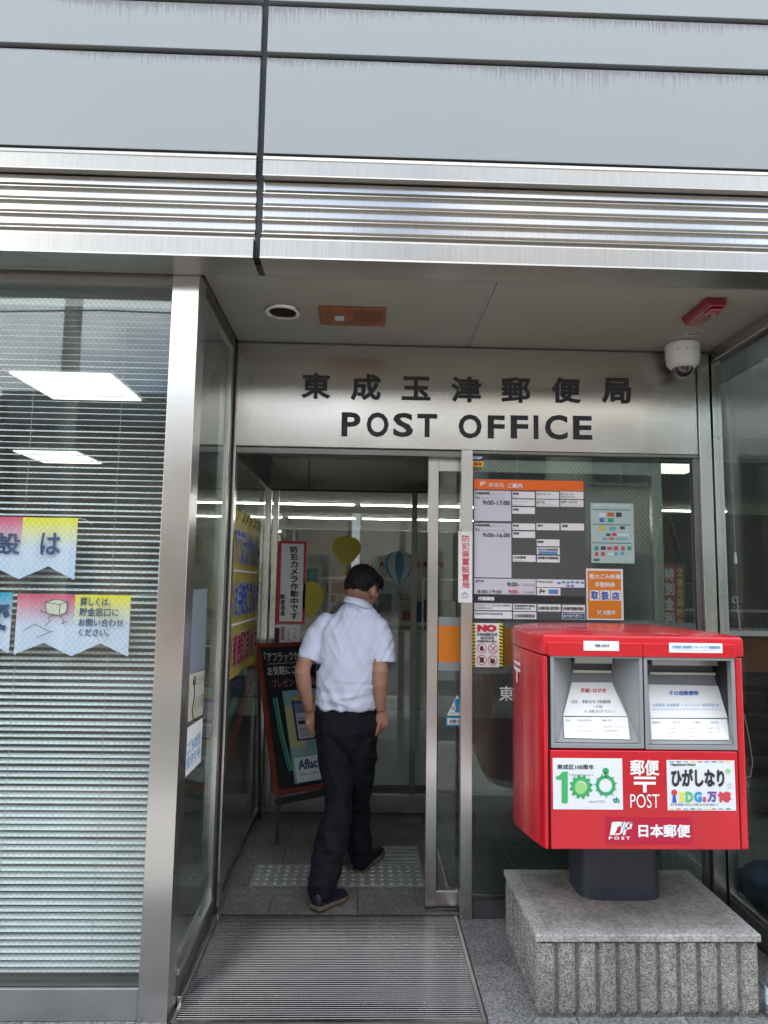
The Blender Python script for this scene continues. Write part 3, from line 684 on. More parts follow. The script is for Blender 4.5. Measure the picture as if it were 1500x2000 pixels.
MB().prism([(1.405, 2.735, ZS-.0005), (1.420, 2.720, ZS-.045), (1.485, 2.720, ZS-.045), (1.50, 2.735, ZS-.0005)], (0, .235, 0)).build('housing', ARED, al, bevel=.008)
MB().box(1.425, 1.48, 2.738, 2.80, ZS-.058, ZS-.0455).build('lens', mat('alarm lens', (.32, .01, .03), .15, coat=.8), al, bevel=.006)
# security camera
YCAM = 3.30
cc = at(1332, 672, YCAM); rr_ = 33.5*YCAM/F_PX
cx, cy, cz = cc.x, cc.y, ZS-.002
scm = root('security_camera', (cx, cy, ZS), 'white dome security camera hanging at the right of the recess ceiling', 'camera')
CW = mat('camera white', (.72, .72, .71), .35, var=.03)
MB().lathe((cx, cy, cz), [(.002, 0), (rr_*.94, 0), (rr_, -.004), (rr_, -.066), (rr_*.975, -.069), (rr_*.965, -.073), (rr_*.94, -.100), (rr_*.74, -.120), (.050, -.124), (.002, -.124)], 40).build('housing', CW, scm, smooth=True)
MB().ell((cx, cy, cz-.120), (.050, .050, .052)).build('dome', mat('smoked dome', (.015, .014, .015), .06, coat=.8), scm, smooth='all')
for i in range(3):
    a = -PI/2+(-.7+i*.55); MB().ell((cx+rr_*math.cos(a), cy+rr_*math.sin(a), cz-.045), (.004, .004, .004), nu=8, nv=6).build('screw', GREYTXT, scm)
mr_ = MB(); mr_.lathe((1.545, 3.13, ZS), [(.036, -.0005), (.045, -.0005), (.045, -.004), (.036, -.004)], 28, False)
tag(mr_.build('ceiling_ring', STEEL, smooth=True), 'thin steel ring cover on the ceiling behind the camera', 'ceiling ring')

# ================================================================== INTERIOR seen through the glass
TUBE = mat('tube light', (1, .98, .92), .5, emit=10)
PNL = mat('panel light', (1, .96, .80), .5, emit=.75)
NTH = {5: ['leftmost, by the steel column', 'second, above the red bordered notice', 'middle one, over the door opening', 'second from the right', 'rightmost, behind the side window'], 3: ['left one', 'middle one', 'right one']}
for Yt, sp_ in ((10.49, ((-2.95, -1.95), (-1.85, -.14), (-.07, 2.1), (2.2, 4.4), (4.5, 5.6))), (12.73, ((-3.5, -1.5), (-1.4, -.15), (-.05, 2.4), (2.5, 4.9), (5.0, 6.5))), (16.33, ((-2.1, .0), (.1, 3.2), (3.4, 6.0)))):
    for a, b in sp_:
        t_ = root('tube_light', ((a+b)/2, Yt, 2.76), 'white strip light in the %s ceiling row, %s' % ({10.49: 'nearest', 12.73: 'middle', 16.33: 'farthest'}[Yt], NTH[len(sp_)][sp_.index((a, b))]), 'strip light', 'strip lights across the lobby ceiling, %s row' % {10.49: 'nearest', 12.73: 'middle', 16.33: 'farthest'}[Yt])
        MB().box(a, b, Yt-.05, Yt+.05, 2.745, 2.765).build('fitting', WHITE, t_)
        MB().box(a+.02, b-.02, Yt-.035, Yt+.035, 2.731, 2.7445).build('tube', TUBE, t_)
for (x0, x1, y0, y1), lb in (((-2.09, -1.51, 4.01, 4.59), 'bright square ceiling light seen high through the left blind'), ((-3.33, -2.74, 6.56, 7.19), 'farther square ceiling light seen lower through the left blind'), ((2.75, 3.35, 6.5, 7.1), 'square ceiling light seen through the right side window')):
    t_ = root('ceiling_light', ((x0+x1)/2, (y0+y1)/2, 2.76), lb, 'ceiling light')
    MB().box(x0-.03, x1+.03, y0-.03, y1+.03, 2.755, 2.765).build('frame', WHITE, t_)
    pz = MB().box(x0, x1, y0, y1, 2.745, 2.7545).build('diffuser', PNL, t_)
# lobby furniture, dim and half hidden: counter, partition, rack, posters
CNT = mat('counter front', (.60, .60, .57), .5, var=.05)
ct = root('counter', (1.2, 8.3, 0), 'pale service counter running across the back of the lobby', 'counter')
MB().box(-1.6, 5.2, 8.3, 8.9, 0, .98).build('front', CNT, ct)
MB().box(-1.65, 5.25, 8.22, 8.95, .982, 1.02).build('top', WHITE, ct, bevel=.005)
pb = root('partition_board', (.2, 5.15, 0), 'low pale grey board standing behind the inner glass', 'board')
r = rect(722, 1386, 829, 1534, 5.12)
MB().box(-.30, r[1]+.06, 5.12, 5.15, r[2], r[3]).build('board', mat('grey board', (.62, .64, .62), .5, var=.04), pb)
MB().box(-.30, r[1]+.06, 5.115, 5.118, r[2]-.003, r[2]+.004).build('edge', STEEL, pb)
for x in (-.24, r[1]): MB().box(x, x+.03, 5.12, 5.16, 0, r[2]-.001).build('leg', DARKST, pb)
nb = root('notice_wall', (.4, 9.2, 0), 'pale notice wall with red lettering behind the counter', 'notice board')
r = rect(575, 1036, 835, 1250, 9.2)
MB().box(r[0]-.2, r[1]+2.0, 9.2, 9.26, .98, r[3]).build('board', mat('pale board', (.68, .70, .65), .7, var=.05), nb)
mb = MB()
for ch, px0, px1 in (('N', 686, 696), ('I', 704, 707), ('S', 718, 728), ('A', 740, 752), ('お', 812, 822), ('知', 826, 838), ('ら', 842, 852), ('せ', 856, 867)):
    q = rect(px0, 1096, px1, 1108, 9.19); mb.text(ch, (q[0], 9.19, q[2]), (q[1]-q[0], 0, 0), (0, 0, q[3]-q[2]), .04)
mb.build('lettering', REDINK, nb)
cols_ = [((.30, .09, .06), 637, 1138, 675, 1158), ((.55, .58, .5), 612, 1110, 655, 1140), ((.12, .25, .35), 596, 1160, 618, 1200), ((.75, .76, .74), 640, 1158, 660, 1200), ((.12, .3, .16), 645, 1162, 656, 1175), ((.06, .12, .3), 808, 1175, 832, 1215), ((.35, .1, .05), 788, 1195, 806, 1212), ((.7, .72, .7), 740, 1150, 772, 1190), ((.45, .42, .3), 782, 1160, 812, 1172)]
names = ['brown_box', 'leaflet_stack', 'blue_folder', 'white_screen', 'green_poster', 'blue_poster', 'brown_folder', 'white_poster', 'tan_box']
labs = ['brown box on the lobby counter beside the left balloon', 'pale leaflet stack on the counter left of the man', 'blue folder standing low on the counter', 'white screen on the counter by the brown box', 'small green poster beside the white screen', 'blue poster at the right of the door opening', 'reddish folder under the striped balloon', 'white poster right of the man face', 'tan box on the counter right of the balloon']
for (c, x0, y0, x1, y1), nme, lb in zip(cols_, names, labs):
    r = rect(x0, y0, x1, y1, 8.6)
    tag(MB().box(r[0], r[1], 8.55, 8.75, r[2], r[3]).build(nme, mat(nme, c, .6, var=.25, vscale=14), bevel=.004), lb, nme.split('_')[1])
# leaflet rack, screens and folders on the counter
rnd = random.Random(4)
lr = root('leaflet_rack', (-.95, 7.6, 0), 'tall leaflet rack full of coloured leaflets left of the walking man', 'rack')
MB().box(-1.45, -.45, 7.62, 7.66, .15, 1.75).build('back_panel', WHITE, lr, bevel=.003)
for z_ in (.35, .65, .95, 1.25, 1.5):
    MB().box(-1.43, -.47, 7.55, 7.615, z_-.02, z_-.005).build('shelf_board', GREYTXT, lr)
    for i in range(5):
        c_ = rnd.choice([(.6, .1, .08), (.08, .25, .5), (.7, .68, .6), (.1, .4, .25), (.7, .5, .08), (.75, .75, .78)])
        x = -1.41+i*.19; MB().box(x, x+.15, 7.575, 7.585, z_, z_+.20+rnd.uniform(-.01, .01)).build('leaflet', mat('leaf %.2f%.2f' % c_[:2], c_, .5, var=.35, vscale=22), lr)
for k, (x, h_) in enumerate(((-.75, .30), (.15, .34), (.95, .28), (1.9, .33), (2.8, .3))):
    t_ = root('counter_screen', (x, 8.5, 1.02), ['screen at the left end of the counter', 'second screen from the left on the counter', 'middle screen on the counter', 'second screen from the right on the counter', 'screen at the right end of the counter'][k], 'monitor', 'screens on the counter')
    MB().box(x-.2, x+.2, 8.50, 8.53, 1.09, 1.09+h_).build('panel', mat('monitor back', (.10, .10, .11), .4), t_, bevel=.005)
    MB().box(x-.03, x+.03, 8.51, 8.56, 1.0225, 1.089).build('stand', BLACK, t_)
gp = root('glass_screen', (1.0, 8.25, 1.02), 'low clear guard screen with steel posts along the counter top', 'screen')
for x in (-1.5, -.4, .7, 1.8, 2.9, 4.0): MB().box(x, x+.02, 8.26, 8.28, 1.0215, 1.60).build('post', STEEL, gp)
MB().box(-1.5, 4.02, 8.26, 8.28, 1.602, 1.62).build('rail', STEEL, gp)
# office chair, monitors behind, tall cabinet: masses in the dark
for k, (x, y) in enumerate(((-1.1, 11.5), (1.2, 11.9), (3.0, 11.4))):
    t_ = root('office_desk', (x, y, 0), ['office desk with monitor at the left behind the counter', 'office desk with monitor in the middle behind the counter', 'office desk with monitor at the right behind the counter'][k], 'desk', 'desks behind the counter')
    MB().box(x-.7, x+.7, y, y+.7, .70, .73).build('top', WHITE, t_, bevel=.003)
    MB().box(x-.68, x-.3, y+.05, y+.65, 0, .699).build('drawer_unit', GREYTXT, t_)
    MB().box(x+.3, x+.68, y+.05, y+.65, 0, .699).build('drawer_unit', GREYTXT, t_)
    MB().box(x-.25, x+.25, y+.3, y+.34, .85, 1.18).build('monitor', BLACK, t_, bevel=.006)
    MB().box(x-.04, x+.04, y+.30, y+.4, .731, .849).build('stand', BLACK, t_)
# right-hand window area: bulkhead, shelf, wire rack, cushion
MB().box(1.60, 8.7, 5.4, 5.5, 2.56, 2.765).build('bulkhead', mat('bulkhead', (.25, .26, .26), .7), B)
MB().box(2.1, 8.7, 3.5, 5.39, 2.757, 2.7655).build('ceiling_board', mat('white ceiling', (.86, .86, .83), .7), B)
MB().box(1.60, 8.7, 9.6, 9.7, 0, 2.6).build('inner_partition', mat('brown partition', (.13, .13, .105), .6, var=.2, vscale=2), B)
rk = root('wire_rack', (2.5, 4.6, 0), 'dark wire rack with a steel rail behind the right side window', 'rack')
mb = MB()
for zz in (1.30, 1.35, 1.40, 1.45): mb.tube([(2.0, 4.6, zz), (3.6, 4.6, zz)], .004, 6)
for i in range(17): mb.tube([(2.0+i*.1, 4.6, 1.28), (2.0+i*.1, 4.6, 1.46)], .0025, 5)
mb.build('wire', BLACK, rk)
MB().tube([(1.9, 4.5, 1.41), (3.7, 4.5, 1.41)], .009, 8).build('rail', STEEL, rk)
for x in (2.0, 3.6): MB().tube([(x, 4.6, 0), (x, 4.6, 1.46)], .012, 8).build('post', BLACK, rk)
MB().box(1.95, 3.65, 4.62, 4.95, 1.24, 1.275).build('shelf', WHITE, rk)
sh = root('leaflet_shelf', (2.7, 4.9, 0), 'brown and dark shelf unit standing low behind the right side window', 'shelf')
MB().box(1.95, 3.7, 4.97, 5.0, 0, 1.23).build('back', mat('dark brown board', (.05, .04, .032), .6), sh)
MB().box(2.0, 3.6, 4.90, 4.968, .97, 1.20).build('board', mat('orange brown', (.20, .075, .03), .6), sh)
for j in range(6): MB().box(2.0, 3.6, 4.70, 4.968, .15+j*.14, .162+j*.14).build('shelf_board', BLACK, sh)
# crumpled blue cloth
me = MB(); M0 = Matrix.Identity(3)
me.ell((1.96, 3.30, .17), (.17, .22, .10), nu=40, nv=24)
vs = []
for v in me.v:
    q = Vector(v); n_ = noise.noise(q*9)*.05+noise.noise(q*22)*.02; d = (q-Vector((1.96, 3.3, .15))).normalized(); q += d*n_; q.z = max(q.z, .002); vs.append(tuple(q))
me.v = vs
tag(me.build('folded_cloth', mat('navy cloth', (.018, .035, .085), .85, bump=.3, bscale=120), smooth='all'), 'dark blue crumpled cloth lying inside the right side window', 'cloth')
# pull cord with tassel behind side window
pc = root('pull_cord', (1.86, 3.30, 2.68), 'thin grey pull cord with white tassel behind the right side window', 'cord')
pa = at(1425, 720, 3.32); pbm = at(1436, 1080, 3.32)
mb = MB(); mb.tube([(pa.x, 3.32, 2.68), (pbm.x, 3.32, pbm.z)], .0018, 6); mb.tube([(pa.x-.012, 3.32, 2.68), (pbm.x-.006, 3.32, pbm.z+.3)], .0015, 6)
mb.build('cord', GREYTXT, pc)
MB().lathe((pbm.x, 3.32, pbm.z-.05), [(.003, .055), (.006, .04), (.008, 0), (.002, -.002)], 10).build('tassel', WHITE, pc)
mb = MB(); e = at(1441, 1180, 3.32); mb.tube([(pbm.x, 3.32, pbm.z-.05), (e.x, 3.32, e.z), (at(1446, 1235, 3.32).x, 3.32, at(1446, 1235, 3.32).z)], .001, 6)
mb.build('thread', GREYTXT, pc)
pts = [e+Vector((-.012+.013*math.cos(a), 0, .02+.016*math.sin(a))) for a in [i*.6 for i in range(13)]]
MB().tube(pts, .0016, 6).build('loop', WHITE, pc)
MB().tube([e, at(1446, 1235, 3.32)], .004, 8).build('rod', GREYTXT, pc)

# ================================================================== SIGNS AND STICKERS
def sign(name, label, r, Y, m=PAPER, th=.002, cat='sign', group=None, bev=0):
    o = root(name, ((r[0]+r[1])/2, Y, r[2]), label, cat, group)
    plate(r, Y, th).build('panel', m, o, bevel=bev)
    return o
def put(o, items, m, Y, name='lettering'):
    """items: (text, px0, py0, px1, py1[, bold[, fit]]) measured on the photograph, on the plane Y"""
    mb = MB()
    for it in items:
        body, x0, y0, x1, y1 = it[:5]; bd = it[5] if len(it) > 5 else .015; fit = it[6] if len(it) > 6 else True
        r = rect(x0, y0, x1, y1, Y); mb.text(body, (r[0], Y, r[2]), (r[1]-r[0], 0, 0), (0, 0, r[3]-r[2]), bd, fit, 'l')
    return mb.build(name, m, o)
def vput(o, body, x0, y0, x1, y1, m, Y, bold=.02, dx=0.0, name='lettering', gap=.06):
    mb = MB(); n = len(body); a = (y1-y0)/n
    for i, ch in enumerate(body):
        sx = dx*(i+.5)/n
        r = rect(x0+sx, y0+a*i+a*gap, x1+sx, y0+a*(i+1)-a*gap, Y)
        small = ch in 'ー'
        mb.text(ch, (r[0], Y, r[2]), (r[1]-r[0], 0, 0), (0, 0, r[3]-r[2]), bold)
    return mb.build(name, m, o)

YG = 3.4165                          # outer face of the fixed glass
# --- guide board
def z1(x, y): return 880+x/3.947, 870+y/3.947
def zr(x0, y0, x1, y1): return (*z1(x0, y0), *z1(x1, y1))
gb = sign('guide_board', 'post office guide board with orange head and opening hours in white cells', rect(*zr(176, 264, 1040, 1345), YG), YG-.003, mat('board dark film', (.075, .08, .078), .5, var=.1, vscale=300), .003, 'sign')
def cell(x0, y0, x1, y1, m=PAPER, name='cell', dy=.0045, parent=gb):
    r = rect(*zr(x0, y0, x1, y1), YG); return plate(r, YG-dy, .0014).build(name, m, parent)
CELLG = mat('pale grey print', (.62, .62, .68), .5)
cell(178, 268, 1022, 346, ORANGE, 'header')
for c in ((180, 350, 466, 583), (182, 600, 467, 1018)): cell(*c, CELLG, 'hours_cell')
for c in ((180, 1028, 655, 1147),): cell(*c, CELLG, 'hours_cell')
cw = [(475, 357, 648, 408), (658, 357, 834, 412), (843, 357, 1022, 413), (475, 417, 648, 466), (658, 419, 835, 473), (844, 421, 1022, 474), (475, 477, 648, 528),
      (476, 602, 650, 652), (660, 602, 837, 654), (848, 602, 1026, 656), (477, 663, 650, 713), (663, 725, 838, 778), (664, 787, 840, 840), (478, 846, 654, 897), (665, 850, 840, 902),
      (662, 1034, 1030, 1094), (664, 1098, 845, 1155), (182, 1218, 470, 1270), (480, 1222, 658, 1276), (668, 1226, 846, 1280), (857, 1230, 1034, 1284), (182, 1280, 472, 1334), (482, 1284, 660, 1338), (857, 1292, 1036, 1340)]
for c in cw: cell(*c)
cell(180, 1158, 1036, 1212, INK, 'bar_cell')
cell(862, 1296, 1032, 1336, NAVY, 'logo_cell', dy=.0055)
cell(676, 817, 822, 840, mat('blue print', (.10, .25, .55), .5), 'print', dy=.0058)
cell(754, 1110, 826, 1144, MATS['blue print'], 'print', dy=.0058)
YT = YG-.0066
def tput(items, m, o=gb, Y=YT): return put(o, [(b, *zr(*c), bd) for b, c, bd in items], m, Y)
tput([('お取扱時間', (190, 358, 300, 379), .02), ('平日', (190, 396, 224, 412), .01), ('9:00-17:00', (248, 424, 458, 460), .02), ('お取扱時間', (190, 604, 300, 625), .02), ('平日', (190, 642, 224, 660), .01), ('9:00-16:00', (248, 676, 460, 708), .02),
      ('ATM', (190, 1036, 256, 1056), .02), ('9:00-', (436, 1054, 530, 1088), .02), ('8:00-19:00', (208, 1114, 395, 1140), .01),
      ('郵便', (482, 362, 526, 382), .02), ('ゆうパック', (664, 366, 772, 386), .01), ('ゆうメール', (850, 366, 948, 384), .01), ('ポスパケット', (850, 388, 958, 404), .01), ('EMS', (664, 426, 726, 448), .0), ('切手･はがき', (850, 426, 978, 446), .01), ('印紙', (482, 484, 526, 504), .02),
      ('貯金', (482, 608, 528, 628), .02), ('貸付', (668, 608, 712, 628), .02), ('為替', (858, 608, 904, 632), .02), ('振替', (484, 668, 530, 688), .02), ('国債', (670, 732, 716, 752), .02), ('地方公共団体事務', (672, 794, 830, 812), .02), ('生命保険', (486, 852, 582, 874), .015), ('証明書交付事務取扱', (672, 856, 832, 878), .02),
      ('株式会社ゆうちょ銀行 銀行代理業者', (190, 1224, 458, 1242), .0), ('日本郵便株式会社', (190, 1246, 320, 1262), .0), ('保険募集代理店', (488, 1228, 648, 1246), .01), ('日本郵便株式会社', (488, 1250, 620, 1266), .0), ('日本銀行歳入復代理店', (676, 1240, 838, 1268), .015), ('日本銀行国債代理店', (864, 1244, 1028, 1272), .02), ('損害保険代理店業務', (190, 1288, 402, 1306), .0), ('公金収納取扱店', (490, 1298, 650, 1328), .015),
      ('P+', (686, 1108, 730, 1142), .04)], INK)
tput([('Service hours', (306, 370, 400, 380), 0), ('月･火･水･木･金', (234, 402, 420, 412), 0), ('Service hours', (306, 616, 400, 626), 0), ('月･火･水･木･金', (234, 650, 420, 660), 0), ('レターパック', (490, 422, 590, 440), 0), ('Letter Pack', (484, 452, 560, 460), 0), ('Postage stamps postcards', (850, 456, 1000, 464), 0), ('International', (664, 454, 820, 462), 0), ('Mail', (482, 390, 506, 398), 0), ('Savings', (486, 638, 526, 646), 0), ('Life insurance', (486, 884, 576, 892), 0), ('13:00-17:00', (560, 1068, 646, 1086), .0), ('13:00', (560, 1124, 640, 1142), .0)], GREYTXT)
tput([('9:00-', (446, 1112, 530, 1142), .02)], REDINK)
tput([('郵便局', (294, 288, 410, 322), .0), ('ご案内', (440, 292, 554, 328), .03), ('JP', (222, 278, 272, 312), .03), ('代理業務', (210, 1166, 340, 1196), .04), ('ゆうゆうポスト', (872, 1302, 1024, 1330), .03)], PAPER)
tput([('Need Cash?', (672, 1040, 788, 1058), .02)], mat('green ink', (.03, .35, .18), .5))
sq = MB()
for i, (x, y) in enumerate(((855, 1046), (890, 1048), (925, 1046), (962, 1048), (1000, 1050), (890, 1074), (925, 1074), (820, 1052))): 
    r = rect(*zr(x, y, x+26, y+16), YG); plate(r, YG-.0062, .001, sq)
sq.build('print', MATS['blue print'], gb)
# --- tall security notice on the door post
sv = sign('vertical_sign', 'narrow white sign with red vertical characters fixed to the door post', rect(895, 1038, 922, 1177, 3.382), 3.380, PAPER, .003, 'sign', bev=.001)
vput(sv, '防犯装置設置局', 902, 1044, 917, 1150, REDINK, 3.3785, .012, 0)
mb = MB()
def ring(mb, c, r, w_, n=20, sx=1, sz=1):
    vs = []
    for i in range(n):
        a = 2*PI*i/n
        for q in (r, r-w_): vs.append((c[0]+sx*q*math.cos(a), c[1], c[2]+sz*q*math.sin(a)))
    mb.add(vs, [(2*i, 2*((i+1) % n), 2*((i+1) % n)+1, 2*i+1) for i in range(n)])
def disc(mb, c, r, n=20): mb.add([(c[0]+r*math.cos(2*PI*i/n), c[1], c[2]+r*math.sin(2*PI*i/n)) for i in range(n)], [tuple(range(n))])
c = at(908, 1163, 3.378); ring(mb, c, .011, .002); ring(mb, c, .019, .0015, sz=.7); ring(mb, c+Vector((0, 0, .011)), .006, .0015)
mb.build('print', GREYTXT, sv)
mb = MB()
for px, py in ((899, 1042), (919, 1042)): disc(mb, at(px, py, 3.378), .0022, 10)
mb.build('pin', INK, sv)
# --- CSP sticker
cs = sign('security_sticker', 'small blue and yellow security sticker at the top left of the fixed glass', rect(*zr(166, 76, 254, 118), YG), YG-.001, NAVY, .001, 'sticker')
r = rect(*zr(166, 121, 254, 166), YG); plate(r, YG-.001, .001).build('panel', YELLOW, cs)
tput([('CSP', (172, 86, 246, 106), .05)], PAPER, cs); tput([('警備', (180, 130, 240, 156), .03)], REDINK, cs)
# --- pale card-brand poster
cp = sign('payment_poster', 'pale green poster of payment card marks stuck on the fixed glass', rect(1154, 983, 1238, 1100, YG), YG-.001, mat('pale green paper', (.42, .55, .53), .5, var=.03), .001, 'poster')
put(cp, [('郵便窓口でご利用いただけます', 1160, 985, 1229, 990, .01)], PAPER, YG-.002)
rb = MB()
for y in (995, 1024, 1060): plate(rect(1157, y, 1232, y+1.6, YG), YG-.002, .0008, rb)
plate(rect(1159, 1091, 1171, 1096, YG), YG-.002, .0008, rb)
rb.build('rule', mat('dark green ink', (.08, .14, .13), .5), cp)
pal = {'o': (.55, .12, .02), 'k': (.05, .06, .06), 'b': (.03, .16, .45), 'w': (.7, .74, .74), 'g': (.02, .32, .2), 'r': (.55, .05, .1), 'y': (.6, .5, .03), 'c': (.1, .4, .5)}
for x, y, w_, h_, k_ in ((1170, 1002, 12, 7, 'w'), (1186, 1001, 13, 8, 'o'), (1203, 1001, 11, 9, 'k'), (1171, 1012, 9, 8, 'b'), (1187, 1012, 11, 8, 'g'), (1169, 1028, 12, 8, 'y'), (1190, 1029, 12, 7, 'c'), (1211, 1028, 9, 6, 'k'),
                     (1184, 1042, 8, 5, 'k'), (1195, 1041, 9, 6, 'r'), (1206, 1043, 22, 3, 'w'), (1177, 1050, 9, 5, 'c'), (1189, 1050, 10, 4, 'r'), (1202, 1051, 24, 3, 'c'),
                     (1161, 1067, 8, 8, 'g'), (1173, 1067, 10, 7, 'k'), (1186, 1068, 9, 6, 'r'), (1199, 1067, 8, 8, 'r'), (1213, 1067, 7, 8, 'r'), (1225, 1067, 8, 8, 'g'), (1162, 1078, 6, 8, 'r'), (1174, 1078, 7, 8, 'r'), (1187, 1080, 12, 4, 'w'), (1199, 1079, 8, 6, 'c'), (1212, 1078, 7, 6, 'c')):
    rr2 = rect(x, y, x+w_, y+h_, YG)
    plate(rr2, YG-.002, .0008).build('card_mark', mat('mark '+k_, pal[k_], .5), cp)
# --- orange ticket poster
op = sign('ticket_poster', 'orange and white poster for bulky waste tickets right of the guide board', rect(1144, 1111, 1217, 1211, YG), YG-.001, PAPER, .001, 'poster')
r = rect(1148, 1115, 1213, 1208, YG)
o = plate(r, YG-.002, .0008).build('print', ORANGED, op)
put(op, [('粗大ごみ処理', 1151, 1121, 1212, 1131, .03), ('手数料券', 1162, 1137, 1202, 1147, .03), ('大阪市', 1177, 1192, 1202, 1201, .03), ('✕', 1166, 1191, 1175, 1202, .02)], PAPER, YG-.003)
for a, b in ((1152, 1170), (1172, 1191), (1193, 1212)): plate(rect(a, 1153, b, 1173, YG), YG-.0028, .0006).build('white_square', PAPER, op)
put(op, [('取', 1154, 1155, 1169, 1171, .04), ('扱', 1174, 1155, 1190, 1172, .04), ('店', 1195, 1156, 1210, 1172, .04)], BLUEINK, YG-.0036)
# --- no dangerous goods
ng = sign('warning_sign', 'warning sign reading NO dangerous goods with striped yellow edges beside the mailbox', rect(921, 1217, 982, 1303, YG), YG-.001, PAPER, .001, 'sign')
for a, b in ((921, 928), (975, 982)):
    r = rect(a, 1217, b, 1303, YG); plate(r, YG-.0018, .0007).build('stripe_band', YELLOW, ng)
    mb = MB(); n = 13; h = (r[3]-r[2])/n
    for i in range(n):
        zz = r[2]+i*h; sl = h*.5 if a < 950 else -h*.5
        z_a = min(max(zz, r[2]), r[3]-h*.5)
        mb.quad((r[0], YG-.0024, max(z_a, r[2])), (r[1], YG-.0024, max(z_a+sl*.6, r[2])), (r[1], YG-.0024, z_a+h*.45+sl*.6), (r[0], YG-.0024, z_a+h*.45))
    mb.build('stripe', INK, ng)
put(ng, [('NO', 932, 1220, 970, 1234, .09)], REDINK, YG-.003)
put(ng, [('DANGEROUS', 932, 1236, 971, 1242, .04), ('GOODS', 938, 1243, 965, 1249, .04), ('危険物持込禁止', 932, 1250, 971, 1255, .02)], INK, YG-.003)
mb = MB(); mi = MB()
for (px, py) in ((941, 1266), (963, 1267), (941, 1289), (962, 1290)):
    c = at(px, py, YG-.003); ring(mb, c, .024, .003, 28)
    mb.quad(c+Vector((-.017, 0, .014)), c+Vector((-.015, 0, .017)), c+Vector((.017, 0, -.014)), c+Vector((.015, 0, -.017)))
c = at(941, 1266, YG-.0025); mi.quad(c+Vector((-.009, 0, -.012)), c+Vector((.009, 0, -.012)), c+Vector((.010, 0, 0)), c+Vector((0, 0, .015)), c+Vector((-.010, 0, 0)))
c = at(963, 1267, YG-.0025); mi.quad(c+Vector((-.012, 0, -.014)), c+Vector((-.009, 0, -.015)), c+Vector((.013, 0, .012)), c+Vector((.010, 0, .014)))
c = at(941, 1289, YG-.0025); mi.quad(c+Vector((-.010, 0, -.013)), c+Vector((.010, 0, -.013)), c+Vector((.010, 0, .013)), c+Vector((-.010, 0, .013)))
c = at(962, 1290, YG-.0025); disc(mi, c+Vector((0, 0, -.003)), .012)
mi.build('symbol', INK, ng); mb.build('ring', REDINK, ng)
# --- automatic door stickers on the sliding leaf
ad = root('caution_sticker', at(889, 1400, 3.479), 'triangular blue and white caution sticker on the sliding door leaf', 'sticker')
a, b, c = at(893, 1357, 3.480), at(873, 1397, 3.480), at(913, 1399, 3.480)
BLUEW = mat('sticker blue', (.02, .30, .50), .4)
MB().prism([a, b, c], (0, .001, 0)).build('panel', PAPER, ad)
put(ad, [('!', 888, 1364, 898, 1392, .06), ('ご注意', 876, 1391, 888, 1395, 0)], BLUEW, 3.479); put(ad, [('注', 881, 1379, 888, 1387, .02)], REDINK, 3.479)
au = sign('door_sticker', 'blue edged automatic door sticker below the triangular one', rect(871, 1400, 912, 1418, 3.48), 3.480, BLUEW, .001, 'sticker')
plate(rect(874, 1403, 912, 1415, 3.48), 3.4795, .0006).build('print', PAPER, au)
put(au, [('自動ドア', 878, 1405, 906, 1413, .02)], INK, 3.4788)
# --- red bordered camera notice on inner glass
YI = 4.872
cnz = root('camera_notice', at(570, 1220, YI), 'red bordered white notice with two vertical lines on the inner glass', 'sign')
def quad_plate(pts, Y, m, name, o, dy=0): 
    q = [at(px, py, Y) for px, py in pts]; MB().prism([Vector((v.x, Y-dy, v.z)) for v in q], (0, .001, 0)).build(name, m, o)
r = rect(541, 1057, 597, 1218, YI)
plate(r, YI-.002, .002).build('border', mat('border red', (.55, .015, .04), .45), cnz)
r2 = rect(548, 1062, 592, 1214, YI); plate(r2, YI-.0032, .001).build('panel', PAPER, cnz)
vput(cnz, '防犯カメラ作動中です', 567, 1066, 582, 1210, INK, YI-.0045, .035, 0, gap=.04)
vput(cnz, '郵便局長', 547, 1160, 557, 1204, INK, YI-.0045, .03, 0, gap=.03)
hn = sign('small_notice', 'small white notice with thin vertical writing under the red bordered one', rect(531, 1220, 586, 1272, YI), YI-.001, PAPER, .001, 'notice')
vput(hn, 'ヘルメ', 572, 1226, 578, 1248, INK, YI-.003, .0); vput(hn, 'お客さま', 561, 1228, 566, 1252, INK, YI-.003, .0)
plate(rect(534, 1226, 546, 1256, YI), YI-.002, .001).build('print', INK, hn)
plate(rect(548, 1224, 556, 1250, YI), YI-.002, .001).build('print', mat('pink print', (.5, .2, .25), .5), hn)
# --- balloon decals on inner glass
def balloon(label, cx, cy, w_, h_, cols_b, Y=YI, basket=True, opq=None):
    o = root('balloon_decal', at(cx, cy+h_, Y), label, 'decal', 'balloon stickers on the inner glass')
    n = len(cols_b); A = at(cx, cy, Y)
    k_ = Y/F_PX; W = w_*k_/2; H = h_*k_
    def outline(u):                # u in -1..1 across, returns points from the top down
        pts = []
        for j in range(13):
            t = j/12; 
            wv = math.sqrt(max(0, 1-((.40-t)/.40)**2)) if t < .4 else 1-((t-.40)/.60)**1.7*.86
            pts.append((A.x+u*W*wv, H*(.5-t)+A.z))
        return pts
    for i in range(n):
        u0 = math.sin(-PI/2+PI*i/n); u1 = math.sin(-PI/2+PI*(i+1)/n)
        p, q = outline(u0), outline(u1); mb = MB()
        for j in range(12): mb.quad((p[j][0], Y-.002, p[j][1]), (p[j+1][0], Y-.002, p[j+1][1]), (q[j+1][0], Y-.002, q[j+1][1]), (q[j][0], Y-.002, q[j][1]))
        mb.build('gore', cols_b[i], o)
    if basket: plate((A.x-.012, A.x+.012, A.z-H*.5-.075, A.z-H*.5-.045), Y-.002, .001).build('basket', cols_b[0], o)
